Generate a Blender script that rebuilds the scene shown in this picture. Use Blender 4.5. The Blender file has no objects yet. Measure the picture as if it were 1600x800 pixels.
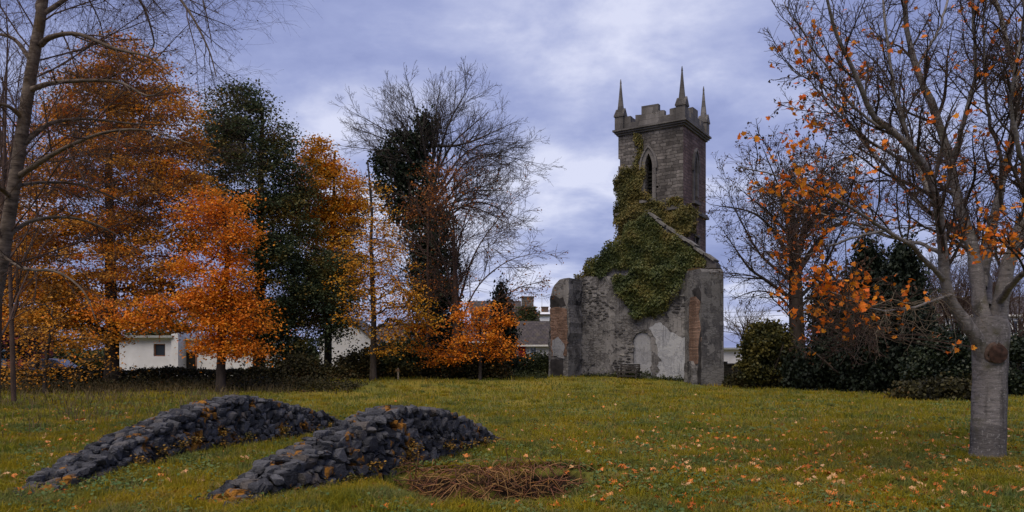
import bpy, bmesh, math, random
import numpy as np
from mathutils import Vector

F, HOR, CX, CH = 1180.0, 560.0, 800.0, 1.65
SC = bpy.context.scene
COL = SC.collection

# ------------------------------------------------------------------ helpers
def P(px, py, Y):
    return np.array([(px - CX) / F * Y, Y, CH + (HOR - py) / F * Y])

def sig(t):
    return 1.0 / (1.0 + np.exp(-np.clip(t, -40, 40)))

def sstep(t):
    t = np.clip(t, 0, 1)
    return t * t * (3 - 2 * t)

def gz(x, y):
    x = np.asarray(x, float); y = np.asarray(y, float)
    s = sstep((y - 42 - .5 * (np.clip(x, -14, 40) - 12)) / 10) * .45 * np.clip((x + 40) / 30, 0, 1)
    n = .035 * np.sin(x * .9 + 1.3 * np.sin(y * .31)) * np.sin(y * .63 + .8) + .05 * np.sin(x * .23 + 2) * np.sin(y * .17 + 1)
    n = n * np.clip((y - 5) / 6, .3, 1)
    d = .42 * sig((10.5 + .12 * np.sin(3.1 * x) - y) / .05) * sig((x + 1.45) / .13) * sig((.9 - x) / .2) * sig((y - np.clip(9.25 - .75 * (x + 1.3), 8.85, 9.3)) / .2)
    d = d - .09 * np.exp(-((y - 10.85) / .3) ** 2) * sig((x + 1.5) / .15) * sig((1.2 - x) / .25)
    return s + n - d

def link(o, parent=None):
    COL.objects.link(o)
    if parent is not None:
        o.parent = parent
    return o

def tag(o, label=None, cat=None, group=None, kind=None):
    if label: o['label'] = label
    if cat: o['category'] = cat
    if group: o['group'] = group
    if kind: o['kind'] = kind
    return o

def thing(name, label, cat, loc=(0, 0, 0), rotz=0, group=None):
    o = bpy.data.objects.new(name, None)
    o.empty_display_size = .3
    link(o)
    o.location = [float(c) for c in loc]; o.rotation_euler = (0, 0, rotz)
    return tag(o, label, cat, group)

def base_of(o):
    v = np.zeros(3)
    while o is not None:
        v += np.array(o.location); o = o.parent
    return v

class MB:
    """collects faces for one mesh"""
    def __init__(s):
        s.v = []; s.n = 0; s.loops = []; s.tot = []; s.mi = []
    def add(s, v, f, mi=0):
        v = np.asarray(v, float).reshape(-1, 3)
        if isinstance(f, np.ndarray):
            s.loops.append((f + s.n).ravel()); s.tot.append(np.full(len(f), f.shape[1])); s.mi.append(np.full(len(f), mi))
        else:
            for q in f:
                s.loops.append(np.array(q) + s.n); s.tot.append(np.array([len(q)])); s.mi.append(np.array([mi]))
        s.v.append(v); s.n += len(v)
        return s
    def box(s, c, d, rz=0, mi=0, taper=1.0):
        x, y, z = [k / 2 for k in d]
        q = np.array([[-x, -y, -z], [x, -y, -z], [x, y, -z], [-x, y, -z], [-x * taper, -y * taper, z], [x * taper, -y * taper, z], [x * taper, y * taper, z], [-x * taper, y * taper, z]])
        if rz:
            cs, sn = math.cos(rz), math.sin(rz)
            q[:, :2] = np.stack([q[:, 0] * cs - q[:, 1] * sn, q[:, 0] * sn + q[:, 1] * cs], 1)
        return s.add(q + np.array(c), np.array([[0, 3, 2, 1], [4, 5, 6, 7], [0, 1, 5, 4], [1, 2, 6, 5], [2, 3, 7, 6], [3, 0, 4, 7]]), mi)
    def prism(s, poly, a, b, axis=1, mi=0):
        """poly: list of 2-D points in the plane across `axis`, extruded from a to b"""
        n = len(poly); v = []
        for t in (a, b):
            for p in poly:
                q = list(p); q.insert(axis, t); v.append(q)
        f = [list(range(n))[::-1], list(range(n, 2 * n))] + [[i, (i + 1) % n, n + (i + 1) % n, n + i] for i in range(n)]
        return s.add(v, f, mi)
    def build(s, name, mat, parent=None, smooth=False, world=True, label=None):
        me = bpy.data.meshes.new(name)
        v = np.concatenate(s.v) if s.v else np.zeros((0, 3))
        if parent is not None and world:
            v = v - base_of(parent)
        lo = np.concatenate(s.loops).astype(np.int32); to = np.concatenate(s.tot).astype(np.int32)
        me.vertices.add(len(v)); me.vertices.foreach_set('co', v.astype(np.float32).ravel())
        me.loops.add(len(lo)); me.loops.foreach_set('vertex_index', lo)
        me.polygons.add(len(to)); me.polygons.foreach_set('loop_start', np.concatenate([[0], np.cumsum(to)[:-1]]).astype(np.int32))
        me.polygons.foreach_set('material_index', np.concatenate(s.mi).astype(np.int32))
        me.polygons.foreach_set('use_smooth', np.full(len(to), bool(smooth)))
        me.update(calc_edges=True)
        for m in (mat if isinstance(mat, (list, tuple)) else [mat]): me.materials.append(m)
        o = bpy.data.objects.new(name, me)
        link(o, parent)
        if label: o['label'] = label
        return o

def recalc(o):
    bm = bmesh.new(); bm.from_mesh(o.data); bmesh.ops.recalc_face_normals(bm, faces=bm.faces[:]); bm.to_mesh(o.data); bm.free()
    return o

def unit(a):
    return a / np.maximum(np.linalg.norm(a, axis=-1, keepdims=True), 1e-9)

def tubes(mb, pts, rad, k=5, mi=0):
    """pts (B,n,3), rad (B,n)"""
    B, n, _ = pts.shape
    T = np.empty_like(pts)
    T[:, 1:-1] = pts[:, 2:] - pts[:, :-2]; T[:, 0] = pts[:, 1] - pts[:, 0]; T[:, -1] = pts[:, -1] - pts[:, -2]
    T = unit(T)
    ref = np.where(np.abs(T[:, :1, 2:3]) > .9, np.array([1., 0, 0]), np.array([0, 0, 1.]))
    N = unit(np.cross(T, np.broadcast_to(ref, T.shape))); Bn = np.cross(T, N)
    a = np.arange(k) / k * 2 * np.pi
    v = pts[:, :, None] + rad[:, :, None, None] * (np.cos(a)[None, None, :, None] * N[:, :, None] + np.sin(a)[None, None, :, None] * Bn[:, :, None])
    idx = np.arange(B * n * k).reshape(B, n, k)
    nx = np.roll(idx, -1, 2)
    f = np.stack([idx[:, :-1], nx[:, :-1], nx[:, 1:], idx[:, 1:]], -1).reshape(-1, 4)
    mb.add(v.reshape(-1, 3), f, mi)
    return mb

def spline(ctrl, n):
    """Catmull-Rom through rows of ctrl (any width)"""
    c = np.asarray(ctrl, float)
    c = np.vstack([2 * c[0] - c[1], c, 2 * c[-1] - c[-2]])
    m = len(c) - 3
    t = np.linspace(0, m - 1e-6, n); i = t.astype(int); u = (t - i)[:, None]
    p0, p1, p2, p3 = c[i], c[i + 1], c[i + 2], c[i + 3]
    return .5 * (2 * p1 + (p2 - p0) * u + (2 * p0 - 5 * p1 + 4 * p2 - p3) * u ** 2 + (3 * p1 - p0 - 3 * p2 + p3) * u ** 3)

def grow(S, D, L, n, wander, trop, rng):
    """polylines (B,n,3) from starts S, directions D, lengths L"""
    B = len(S); pts = np.empty((B, n, 3)); pts[:, 0] = S
    d = unit(D.copy()); st = (L / (n - 1))[:, None]
    for i in range(1, n):
        d = unit(d + rng.normal(0, wander, (B, 3)) + trop)
        pts[:, i] = pts[:, i - 1] + d * st
    return pts

def spawn(pts, rad, L, per, t0, t1, ang, angsd, lenf, lensd, rng, rfac=.6):
    """children of polylines; returns S, D, Len, R"""
    B, n, _ = pts.shape
    cnt = np.maximum(1, np.round(per * (L / L.mean()) ** .8 + rng.uniform(-.5, .5, B))).astype(int)
    b = np.repeat(np.arange(B), cnt)
    order = np.concatenate([np.arange(c) for c in cnt])
    t = t0 + (t1 - t0) * (order + rng.uniform(0, 1, len(b))) / cnt[b]
    x = t * (n - 1); i = np.minimum(x.astype(int), n - 2); u = (x - i)[:, None]
    S = pts[b, i] * (1 - u) + pts[b, i + 1] * u
    T = unit(pts[b, i + 1] - pts[b, i])
    R = rad[b, i] * (1 - u[:, 0]) + rad[b, i + 1] * u[:, 0]
    q = rng.normal(0, 1, (len(b), 3)); q = unit(q - (q * T).sum(1, keepdims=True) * T)
    a = np.radians(rng.normal(ang, angsd, len(b)))[:, None]
    D = np.cos(a) * T + np.sin(a) * q
    Ln = L[b] * lenf * (1.15 - .75 * t) * np.exp(rng.normal(0, lensd, len(b)))
    return S, D, Ln, R * rfac

def taper(r0, r1, n, pw=1.0):
    s = np.linspace(0, 1, n)[None] ** pw
    return r0[:, None] * (1 - s) + np.broadcast_to(np.asarray(r1, float), r0.shape)[:, None] * s

# leaf shapes: (outline points in the leaf plane x=across, y=along 0..1, z=lift)
RHOMB = np.array([[0, 0, 0], [.38, .45, .1], [0, 1, -.06], [-.38, .45, .1]])
MAPLE = np.array([[0, 0, 0], [.16, .12, .02], [.46, .10, .06], [.38, .34, .04], [.58, .62, .1], [.30, .58, .04], [.20, .78, .02], [0, 1.05, -.08], [-.20, .78, .02], [-.30, .58, .04], [-.58, .62, .1], [-.38, .34, .04], [-.46, .10, .06], [-.16, .12, .02]])
BLOB = np.array([[0, 0, 0], [.3, .15, .05], [.42, .5, .1], [.25, .85, .05], [0, 1, -.05], [-.25, .85, .05], [-.42, .5, .1], [-.3, .15, .05]])

def leaves(mb, C, size, rng, shape=RHOMB, up=.6, axis=None, nrm=None, mi=0):
    n = len(C)
    size = np.broadcast_to(size, (n,)) * rng.uniform(.7, 1.25, n)
    N = rng.normal(0, 1, (n, 3)); N = unit(N) + (np.array([0, 0, up * 1.6]) if nrm is None else nrm); N = unit(N)
    A = rng.normal(0, 1, (n, 3)) if axis is None else axis + rng.normal(0, .35, (n, 3))
    A = unit(A - (A * N).sum(1, keepdims=True) * N); X = np.cross(A, N)
    sh = shape - np.array([0, .45, 0]); k = len(sh)
    v = C[:, None] + size[:, None, None] * (sh[None, :, :1] * X[:, None] + sh[None, :, 1:2] * A[:, None] + sh[None, :, 2:] * N[:, None])
    idx = np.arange(n * k).reshape(n, k)
    mb.add(v.reshape(-1, 3), idx, mi)
    return mb

# ------------------------------------------------------------------ materials
class NT:
    def __init__(s, name):
        s.m = bpy.data.materials.new(name); s.m.use_nodes = True
        s.t = s.m.node_tree; s.t.nodes.clear()
        s.out = s.t.nodes.new('ShaderNodeOutputMaterial')
    def n(s, typ, **kw):
        nd = s.t.nodes.new('ShaderNode' + typ)
        for k, v in kw.items():
            if k.startswith('_'): setattr(nd, k[1:], v)
            else: s.put(nd.inputs[int(k[1:]) if k[0] == 'i' and k[1:].isdigit() else k.replace('__', ' ')], v)
        return nd
    def put(s, sock, v):
        if isinstance(v, bpy.types.NodeSocket): s.t.links.new(v, sock)
        elif isinstance(v, bpy.types.Node): s.t.links.new(v.outputs[0], sock)
        elif isinstance(v, (tuple, list)) and len(v) == 3 and sock.type == 'RGBA': sock.default_value = (*v, 1)
        else: sock.default_value = v
    def co(s): return s.n('TexCoord').outputs['Object']
    def mapv(s, vec, scale, loc=(0, 0, 0), rot=(0, 0, 0)): return s.n('Mapping', Vector=vec, Scale=scale, Location=loc, Rotation=rot).outputs[0]
    def noise(s, vec, scale, detail=4, rough=.55, dist=0.): return s.n('TexNoise', Vector=vec, Scale=scale, Detail=detail, Roughness=rough, Distortion=dist).outputs['Fac']
    def ramp(s, fac, stops, interp='LINEAR'):
        nd = s.n('ValToRGB'); s.put(nd.inputs[0], fac); cr = nd.color_ramp; cr.interpolation = interp
        while len(cr.elements) < len(stops): cr.elements.new(.5)
        for e, (p, c) in zip(cr.elements, stops):
            e.position = p; e.color = (*c, 1) if isinstance(c, (tuple, list)) else (c, c, c, 1)
        return nd.outputs[0]
    def mix(s, fac, a, b, blend='MIX'):
        nd = s.n('Mix', _data_type='RGBA', _blend_type=blend)
        s.put(nd.inputs[0], fac); s.put(nd.inputs[6], a); s.put(nd.inputs[7], b)
        return nd.outputs[2]
    def math(s, op, a, b=0.):
        nd = s.n('Math', _operation=op); s.put(nd.inputs[0], a); s.put(nd.inputs[1], b); return nd.outputs[0]
    def bump(s, h, strength=.5, dist=.02): return s.n('Bump', Height=h, Strength=strength, Distance=dist).outputs[0]
    def done(s, color, rough=.85, normal=None, spec=.25, **kw):
        b = s.n('BsdfPrincipled', Base__Color=color, Roughness=rough)
        b.inputs['Specular IOR Level'].default_value = spec
        if normal is not None: s.put(b.inputs['Normal'], normal)
        for k, v in kw.items(): s.put(b.inputs[k.replace('__', ' ')], v)
        s.t.links.new(b.outputs[0], s.out.inputs[0])
        return s.m

def leaf_mat(name, cols, scale=.5, w=.45, trans=.3, rough=.6, spec=.2):
    """hue varies leaf by leaf and in broad patches through the crown"""
    t = NT(name)
    rnd = t.n('NewGeometry').outputs['Random Per Island']
    ns = t.n('MapRange', Value=t.noise(t.co(), scale, 3), From__Min=.3, From__Max=.7).outputs[0]
    f = t.math('ADD', t.math('MULTIPLY', rnd, 1 - w), t.math('MULTIPLY', ns, w))
    c = t.ramp(f, [((i + .5) / len(cols), c) for i, c in enumerate(cols)])
    b = t.n('BsdfPrincipled', Base__Color=c, Roughness=rough); b.inputs['Specular IOR Level'].default_value = spec
    tr = t.n('BsdfTranslucent', Color=c)
    mx = t.n('MixShader'); mx.inputs[0].default_value = trans
    t.t.links.new(b.outputs[0], mx.inputs[1]); t.t.links.new(tr.outputs[0], mx.inputs[2]); t.t.links.new(mx.outputs[0], t.out.inputs[0])
    return t.m

def bark_mat(name, dark, light, moss=None, scale=6, vert=.25, bump=.6, bands=False, wet=False):
    t = NT(name); co = t.co()
    v = t.mapv(co, (1, 1, vert)) if not bands else t.mapv(co, (1, 1, 3.5))
    a = t.noise(v, scale, 6, .65); b = t.noise(co, 1.7, 4)
    c = t.ramp(a, [(.32, dark), (.62, light)])
    c = t.mix(t.ramp(b, [(.45, 0.), (.7, .6)]), c, tuple(k * .55 for k in light))
    if moss: c = t.mix(t.ramp(t.noise(co, 3.1, 5), [(.55, 0.), (.68, .75)]), c, moss)
    if wet:   # dark tide mark round the foot of the trunk, dark runs below the forks, cracks
        z = t.n('SeparateXYZ', Vector=co).outputs[2]
        z = t.math('ADD', z, t.math('MULTIPLY', t.noise(co, 3, 4), .35))
        c = t.mix(t.ramp(z, [(.70, .62), (.80, 0.)]), c, tuple(k * .5 for k in dark))
        c = t.mix(t.ramp(t.noise(t.mapv(co, (3.2, 3.2, .35)), 1.3, 5, .6), [(.52, 0.), (.62, .75)]), c, tuple(k * .45 for k in dark))
        ck = t.noise(t.mapv(co, (1, 1, 4.5)), 11, 5, .75)
        c = t.mix(t.ramp(ck, [(.34, .85), (.44, 0.)]), c, tuple(k * .35 for k in dark))
        c = t.mix(t.ramp(t.noise(co, 21, 4, .7), [(.57, 0.), (.64, .55)]), c, (.34, .33, .32))
        a = t.math('ADD', a, t.math('MULTIPLY', ck, .8))
    return t.done(c, .9, t.bump(a, bump, .03), .15)

def plain(name, col, rough=.7, var=.15, scale=5, spec=.3, bump=0., metallic=0.):
    t = NT(name); n = t.noise(t.co(), scale, 5)
    c = t.ramp(n, [(.3, tuple(k * (1 - var) for k in col)), (.7, tuple(min(1, k * (1 + var)) for k in col))])
    return t.done(c, rough, t.bump(n, bump, .01) if bump else None, spec, Metallic=metallic)

M = {}
M['leaf_maple_dark'] = leaf_mat('leaf_maple_dark', [(.13, .08, .04), (.26, .14, .04), (.46, .22, .035), (.60, .28, .028), (.66, .24, .022), (.76, .20, .018)], 1.0, .8)
M['leaf_maple_bright'] = leaf_mat('leaf_maple_bright', [(.34, .12, .014), (.60, .18, .015), (.76, .24, .02), (.62, .28, .02), (.78, .20, .03)], 1.2, .78)
M['leaf_hero'] = leaf_mat('leaf_hero', [(.55, .12, .015), (.78, .19, .02), (.70, .28, .02), (.75, .15, .03)], .6, .4, .35)
M['leaf_seed'] = leaf_mat('leaf_seed', [(.035, .022, .016), (.09, .045, .02), (.06, .03, .02)], .8, .2, .1)
M['leaf_amber'] = leaf_mat('leaf_amber', [(.20, .12, .02), (.46, .23, .02), (.60, .28, .02), (.66, .22, .018), (.34, .20, .03)], .9, .78)
M['leaf_amber_thin'] = leaf_mat('leaf_amber_thin', [(.38, .24, .03), (.60, .32, .025), (.62, .25, .02), (.32, .18, .03)], .5, .5)
M['leaf_dark_green'] = leaf_mat('leaf_dark_green', [(.036, .056, .036), (.052, .078, .044), (.068, .088, .040), (.13, .11, .03), (.24, .13, .022)], .6, .82, .25)
M['leaf_rust'] = leaf_mat('leaf_rust', [(.10, .04, .022), (.22, .08, .025), (.36, .13, .025), (.20, .06, .03)], .4, .5)
M['leaf_purple'] = leaf_mat('leaf_purple', [(.03, .012, .016), (.06, .02, .025), (.05, .03, .02)], .6, .4)
M['leaf_ivy_tree'] = leaf_mat('leaf_ivy_tree', [(.010, .020, .012), (.02, .034, .018), (.03, .046, .018)], .6, .5, .1, .45, .35)
M['leaf_ivy'] = leaf_mat('leaf_ivy', [(.022, .036, .013), (.045, .064, .02), (.088, .102, .028), (.13, .122, .033), (.17, .13, .036)], .6, .7, .15, .5, .3)
M['leaf_ivy_tower'] = leaf_mat('leaf_ivy_tower', [(.06, .068, .022), (.115, .11, .034), (.17, .14, .042), (.22, .155, .05)], .7, .6, .15, .5, .25)
M['leaf_conifer'] = leaf_mat('leaf_conifer', [(.006, .010, .007), (.011, .018, .011), (.018, .026, .014)], .5, .5, .05, .6)
M['leaf_laurel'] = leaf_mat('leaf_laurel', [(.008, .014, .008), (.016, .026, .012), (.034, .042, .015)], .6, .5, .1, .5, .3)
M['leaf_yew_top'] = leaf_mat('leaf_yew_top', [(.012, .016, .008), (.03, .034, .010), (.075, .065, .014), (.11, .09, .02)], .9, .6, .1)
M['leaf_scrub'] = leaf_mat('leaf_scrub', [(.012, .012, .008), (.03, .028, .012), (.05, .045, .014), (.08, .045, .014)], .8, .5, .15)
M['leaf_shrub_green'] = leaf_mat('leaf_shrub_green', [(.02, .028, .012), (.04, .052, .018), (.07, .07, .022)], .8, .5, .15)
M['leaf_fallen'] = leaf_mat('leaf_fallen', [(.25, .07, .015), (.50, .13, .02), (.62, .22, .06), (.60, .38, .20), (.34, .10, .03)], .9, .25, .1)
def grass_mat():
    t = NT('grass'); co = t.co(); rnd = t.n('NewGeometry').outputs['Random Per Island']
    ns = t.n('MapRange', Value=t.noise(co, .42, 4, .6), From__Min=.32, From__Max=.68).outputs[0]
    f = t.math('ADD', t.math('MULTIPLY', rnd, .32), t.math('MULTIPLY', ns, .68))
    c = t.ramp(f, [(.12, (.115, .145, .022)), (.36, (.205, .195, .016)), (.60, (.30, .235, .014)), (.85, (.35, .24, .024))])
    c = t.mix(t.ramp(t.noise(co, 1.1, 4, .6, .5), [(.48, 0.), (.60, .65)]), c, (.105, .155, .065))
    c = t.mix(t.math('MULTIPLY', t.ramp(rnd, [(.70, 0.), (.8, 1.)]), t.ramp(t.noise(co, 1.9, 3), [(.45, 0.), (.6, .8)])), c, (.34, .25, .11))
    b = t.n('BsdfPrincipled', Base__Color=c, Roughness=.75); b.inputs['Specular IOR Level'].default_value = .12
    tr = t.n('BsdfTranslucent', Color=c); mx = t.n('MixShader'); mx.inputs[0].default_value = .45
    t.t.links.new(b.outputs[0], mx.inputs[1]); t.t.links.new(tr.outputs[0], mx.inputs[2]); t.t.links.new(mx.outputs[0], t.out.inputs[0])
    return t.m
M['grass'] = grass_mat()
M['moss'] = leaf_mat('moss', [(.070, .092, .034), (.115, .118, .020), (.165, .135, .018), (.215, .150, .026), (.120, .125, .045)], .45, .75, .35, .6)
M['weed'] = leaf_mat('weed', [(.065, .115, .042), (.105, .155, .062), (.14, .16, .05)], .6, .5, .25, .65, .05)
M['dry_grass'] = leaf_mat('dry_grass', [(.06, .045, .02), (.11, .085, .04), (.16, .12, .06), (.08, .06, .02)], .8, .4, .2)
M['bracken'] = leaf_mat('bracken', [(.03, .016, .013), (.14, .07, .03), (.36, .21, .08), (.22, .09, .05), (.08, .04, .03), (.30, .14, .04)], 1.5, .3, .1)

M['bark_maple'] = bark_mat('bark_maple', (.11, .102, .10), (.23, .212, .206), (.075, .070, .035), 6, 1.0, .5, True, True)
M['bark_birch'] = bark_mat('bark_birch', (.028, .021, .018), (.17, .135, .11), (.08, .05, .02), 4, 1.0, .5, True)
M['bark_dark'] = bark_mat('bark_dark', (.022, .018, .015), (.06, .048, .04))
M['bark_grey'] = bark_mat('bark_grey', (.035, .029, .027), (.085, .072, .066))
M['bark_brown'] = bark_mat('bark_brown', (.035, .024, .02), (.095, .062, .052))
M['twig_pale'] = bark_mat('twig_pale', (.08, .065, .05), (.17, .135, .10))
M['wood_cut'] = plain('wood_cut', (.10, .05, .032), .9, .5, 14, bump=.6)
# ------------------------------------------------------------------ camera, world, sun
cam = bpy.data.objects.new('camera', bpy.data.cameras.new('camera')); link(cam)
cam.location = (0, 0, CH); cam.rotation_euler = (math.pi / 2, 0, 0)
cam.data.sensor_width = 36; cam.data.lens = F / 1600 * 36; cam.data.shift_y = (HOR - 400) / 1600
cam.data.clip_start = .1; cam.data.clip_end = 3000
SC.camera = cam
SC.view_settings.view_transform = 'Standard'; SC.view_settings.look = 'None'; SC.view_settings.exposure = 1.12; SC.view_settings.gamma = 1
SC.cycles.max_bounces = 6; SC.cycles.diffuse_bounces = 3; SC.cycles.glossy_bounces = 2; SC.cycles.transmission_bounces = 4; SC.cycles.transparent_max_bounces = 6
SC.cycles.use_denoising = True

SUN_EL, SUN_AZ = math.radians(60), math.radians(210)     # azimuth clockwise from +Y: behind the camera, to the left
w = bpy.data.worlds.new('World'); SC.world = w; w.use_nodes = True
nt = w.node_tree; nt.nodes.clear()
class WT(NT):
    def __init__(s, t): s.t = t
t = WT(nt)
sky = t.n('TexSky', _sky_type='NISHITA', _sun_disc=False, _sun_elevation=SUN_EL, _sun_rotation=SUN_AZ, _altitude=50., _air_density=1., _dust_density=2., _ozone_density=2.)
d = t.n('TexCoord').outputs['Generated']
sx = t.n('SeparateXYZ', Vector=d)
zc = t.math('ADD', t.math('MAXIMUM', sx.outputs[2], 0.), .17)
pv = t.n('CombineXYZ', X=t.math('DIVIDE', sx.outputs[0], zc), Y=t.math('DIVIDE', sx.outputs[1], zc), Z=0.)
n1 = t.noise(t.mapv(pv, (.9, 1.0, 1), (1.9, .35, 0)), 1.0, 6, .48, .15)
n2 = t.noise(t.mapv(pv, (2.6, 2.4, 1), (4.0, 7.7, 3)), 1.0, 8, .58, .15)
n = t.math('ADD', t.math('MULTIPLY', n1, .58), t.math('MULTIPLY', n2, .42))
# cloud deck thins towards one side of the horizon, where it is brighter
g = t.n('VectorMath', _operation='DOT_PRODUCT'); t.put(g.inputs[0], d); g.inputs[1].default_value = (.075, .975, .205)
gl = t.n('MapRange', Value=g.outputs['Value'], From__Min=.93, From__Max=1., To__Min=-.03, To__Max=.09).outputs[0]
n = t.math('ADD', n, gl)
CLOUD = t.ramp(n, [(.36, (.98, 1.15, 2.25)), (.44, (1.24, 1.43, 2.62)), (.50, (1.60, 1.80, 3.02)), (.56, (2.2, 2.38, 3.5)), (.63, (3.35, 3.45, 4.3))])
c = t.mix(.93, sky.outputs[0], CLOUD)
bg = t.n('Background', Color=c); bg.inputs[1].default_value = .1
wo = t.n('OutputWorld'); t.t.links.new(bg.outputs[0], wo.inputs[0])

sl = bpy.data.lights.new('sun', 'SUN'); sl.energy = 1.5; sl.angle = math.radians(50); sl.color = (1, .86, .66)
so = bpy.data.objects.new('sun', sl); link(so); so.location = (-20, -20, 60)
sd = Vector((math.sin(SUN_AZ) * math.cos(SUN_EL), math.cos(SUN_AZ) * math.cos(SUN_EL), math.sin(SUN_EL)))
so.rotation_euler = (-sd).to_track_quat('-Z', 'Y').to_euler()

# ------------------------------------------------------------------ ground
def ground():
    xs = np.concatenate([[-900, -400, -200, -120], np.arange(-80, -12, 1.6), np.arange(-12, 12, .3), np.arange(12, 80, 1.6), [120, 200, 400, 900]])
    xs = np.unique(np.concatenate([xs, np.arange(-1.9, 1.7, .075)]))
    ys = np.concatenate([[-300, -60, -20, -5, 2], np.arange(5, 16, .3), np.arange(16, 60, .9), np.arange(60, 110, 6), [150, 250, 500, 1400]])
    ys = np.unique(np.concatenate([ys, np.arange(9, 11.2, .05)]))
    X, Y = np.meshgrid(xs, ys); Z = gz(X, Y)
    v = np.stack([X, Y, Z], -1).reshape(-1, 3); a = np.arange(len(v)).reshape(X.shape)
    f = np.stack([a[:-1, :-1], a[:-1, 1:], a[1:, 1:], a[1:, :-1]], -1).reshape(-1, 4)
    t = NT('lawn'); co = t.co()
    n1 = t.noise(co, .33, 3); n2 = t.noise(co, 2.3, 6, .65); n3 = t.noise(co, 28, 4, .7)
    c = t.ramp(t.math('ADD', t.math('MULTIPLY', n1, .6), t.math('MULTIPLY', n2, .4)), [(.34, (.075, .10, .034)), (.46, (.135, .132, .024)), (.56, (.20, .16, .024)), (.68, (.22, .155, .032))])
    c = t.mix(t.ramp(n3, [(.38, .35), (.55, 0.)]), c, (.05, .04, .018))
    st = t.n('SeparateXYZ', Vector=t.n('NewGeometry').outputs['Normal']).outputs[2]
    c = t.mix(t.ramp(st, [(.6, 1.), (.85, 0.)]), c, (.022, .014, .01))
    m = t.done(c, .95, t.bump(t.math('ADD', n2, t.math('MULTIPLY', n3, .5)), .8, .06), .1)
    o = MB().add(v, f).build('ground', m, smooth=True)
    tag(o, kind='structure')
ground()

def patch(x, y):
    return .5 + .25 * np.sin(x * 1.1 + 1.7 * np.sin(y * .6)) + .25 * np.sin(y * 1.4 + 1.3 * np.sin(x * .8) + 2)

def sample_lawn(n, rng, y0=7.4, y1=50, pw=1.0, spread=.8):
    u = rng.uniform(0, 1, n)
    if abs(pw - 1) < 1e-6: Y = y0 * (y1 / y0) ** u
    else: Y = (y0 ** (1 - pw) + u * (y1 ** (1 - pw) - y0 ** (1 - pw))) ** (1 / (1 - pw))
    X = rng.uniform(-spread, spread, n) * Y
    return X, Y

def blades(mb, X, Y, L, W, lean, rng, mi=0):
    ok = np.abs(gz(X, Y + .08) - gz(X, Y - .08)) < .07      # nothing grows on the bare bank face
    X, Y, L, W = X[ok], Y[ok], np.broadcast_to(L, ok.shape)[ok], np.broadcast_to(W, ok.shape)[ok]
    n = len(X); B = np.stack([X, Y, gz(X, Y) - .012], 1)
    a = rng.uniform(0, 2 * np.pi, n); S = np.stack([np.cos(a), np.sin(a), 0 * a], 1)
    b = rng.uniform(0, 2 * np.pi, n); D = np.stack([np.cos(b), np.sin(b), 0 * b], 1) * (lean * rng.uniform(.2, 1.3, n))[:, None]
    up = np.array([0, 0, 1.]); L = L[:, None]; W = W[:, None]
    mid = B + L * (.55 * up + .3 * D); tip = B + L * ((1 - .35 * np.linalg.norm(D, axis=1, keepdims=True)) * up * .95 + D)
    v = np.stack([B - S * W, B + S * W, mid + S * W * .8, mid - S * W * .8, tip], 1)
    i = np.arange(n)[:, None] * 5
    mb.add(v.reshape(-1, 3), i + np.array([[0, 1, 2, 3]]), mi)
    mb.loops.append((mb.n - 5 * n + i + np.array([[3, 2, 4]])).ravel()); mb.tot.append(np.full(n, 3)); mb.mi.append(np.full(n, mi))

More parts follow.
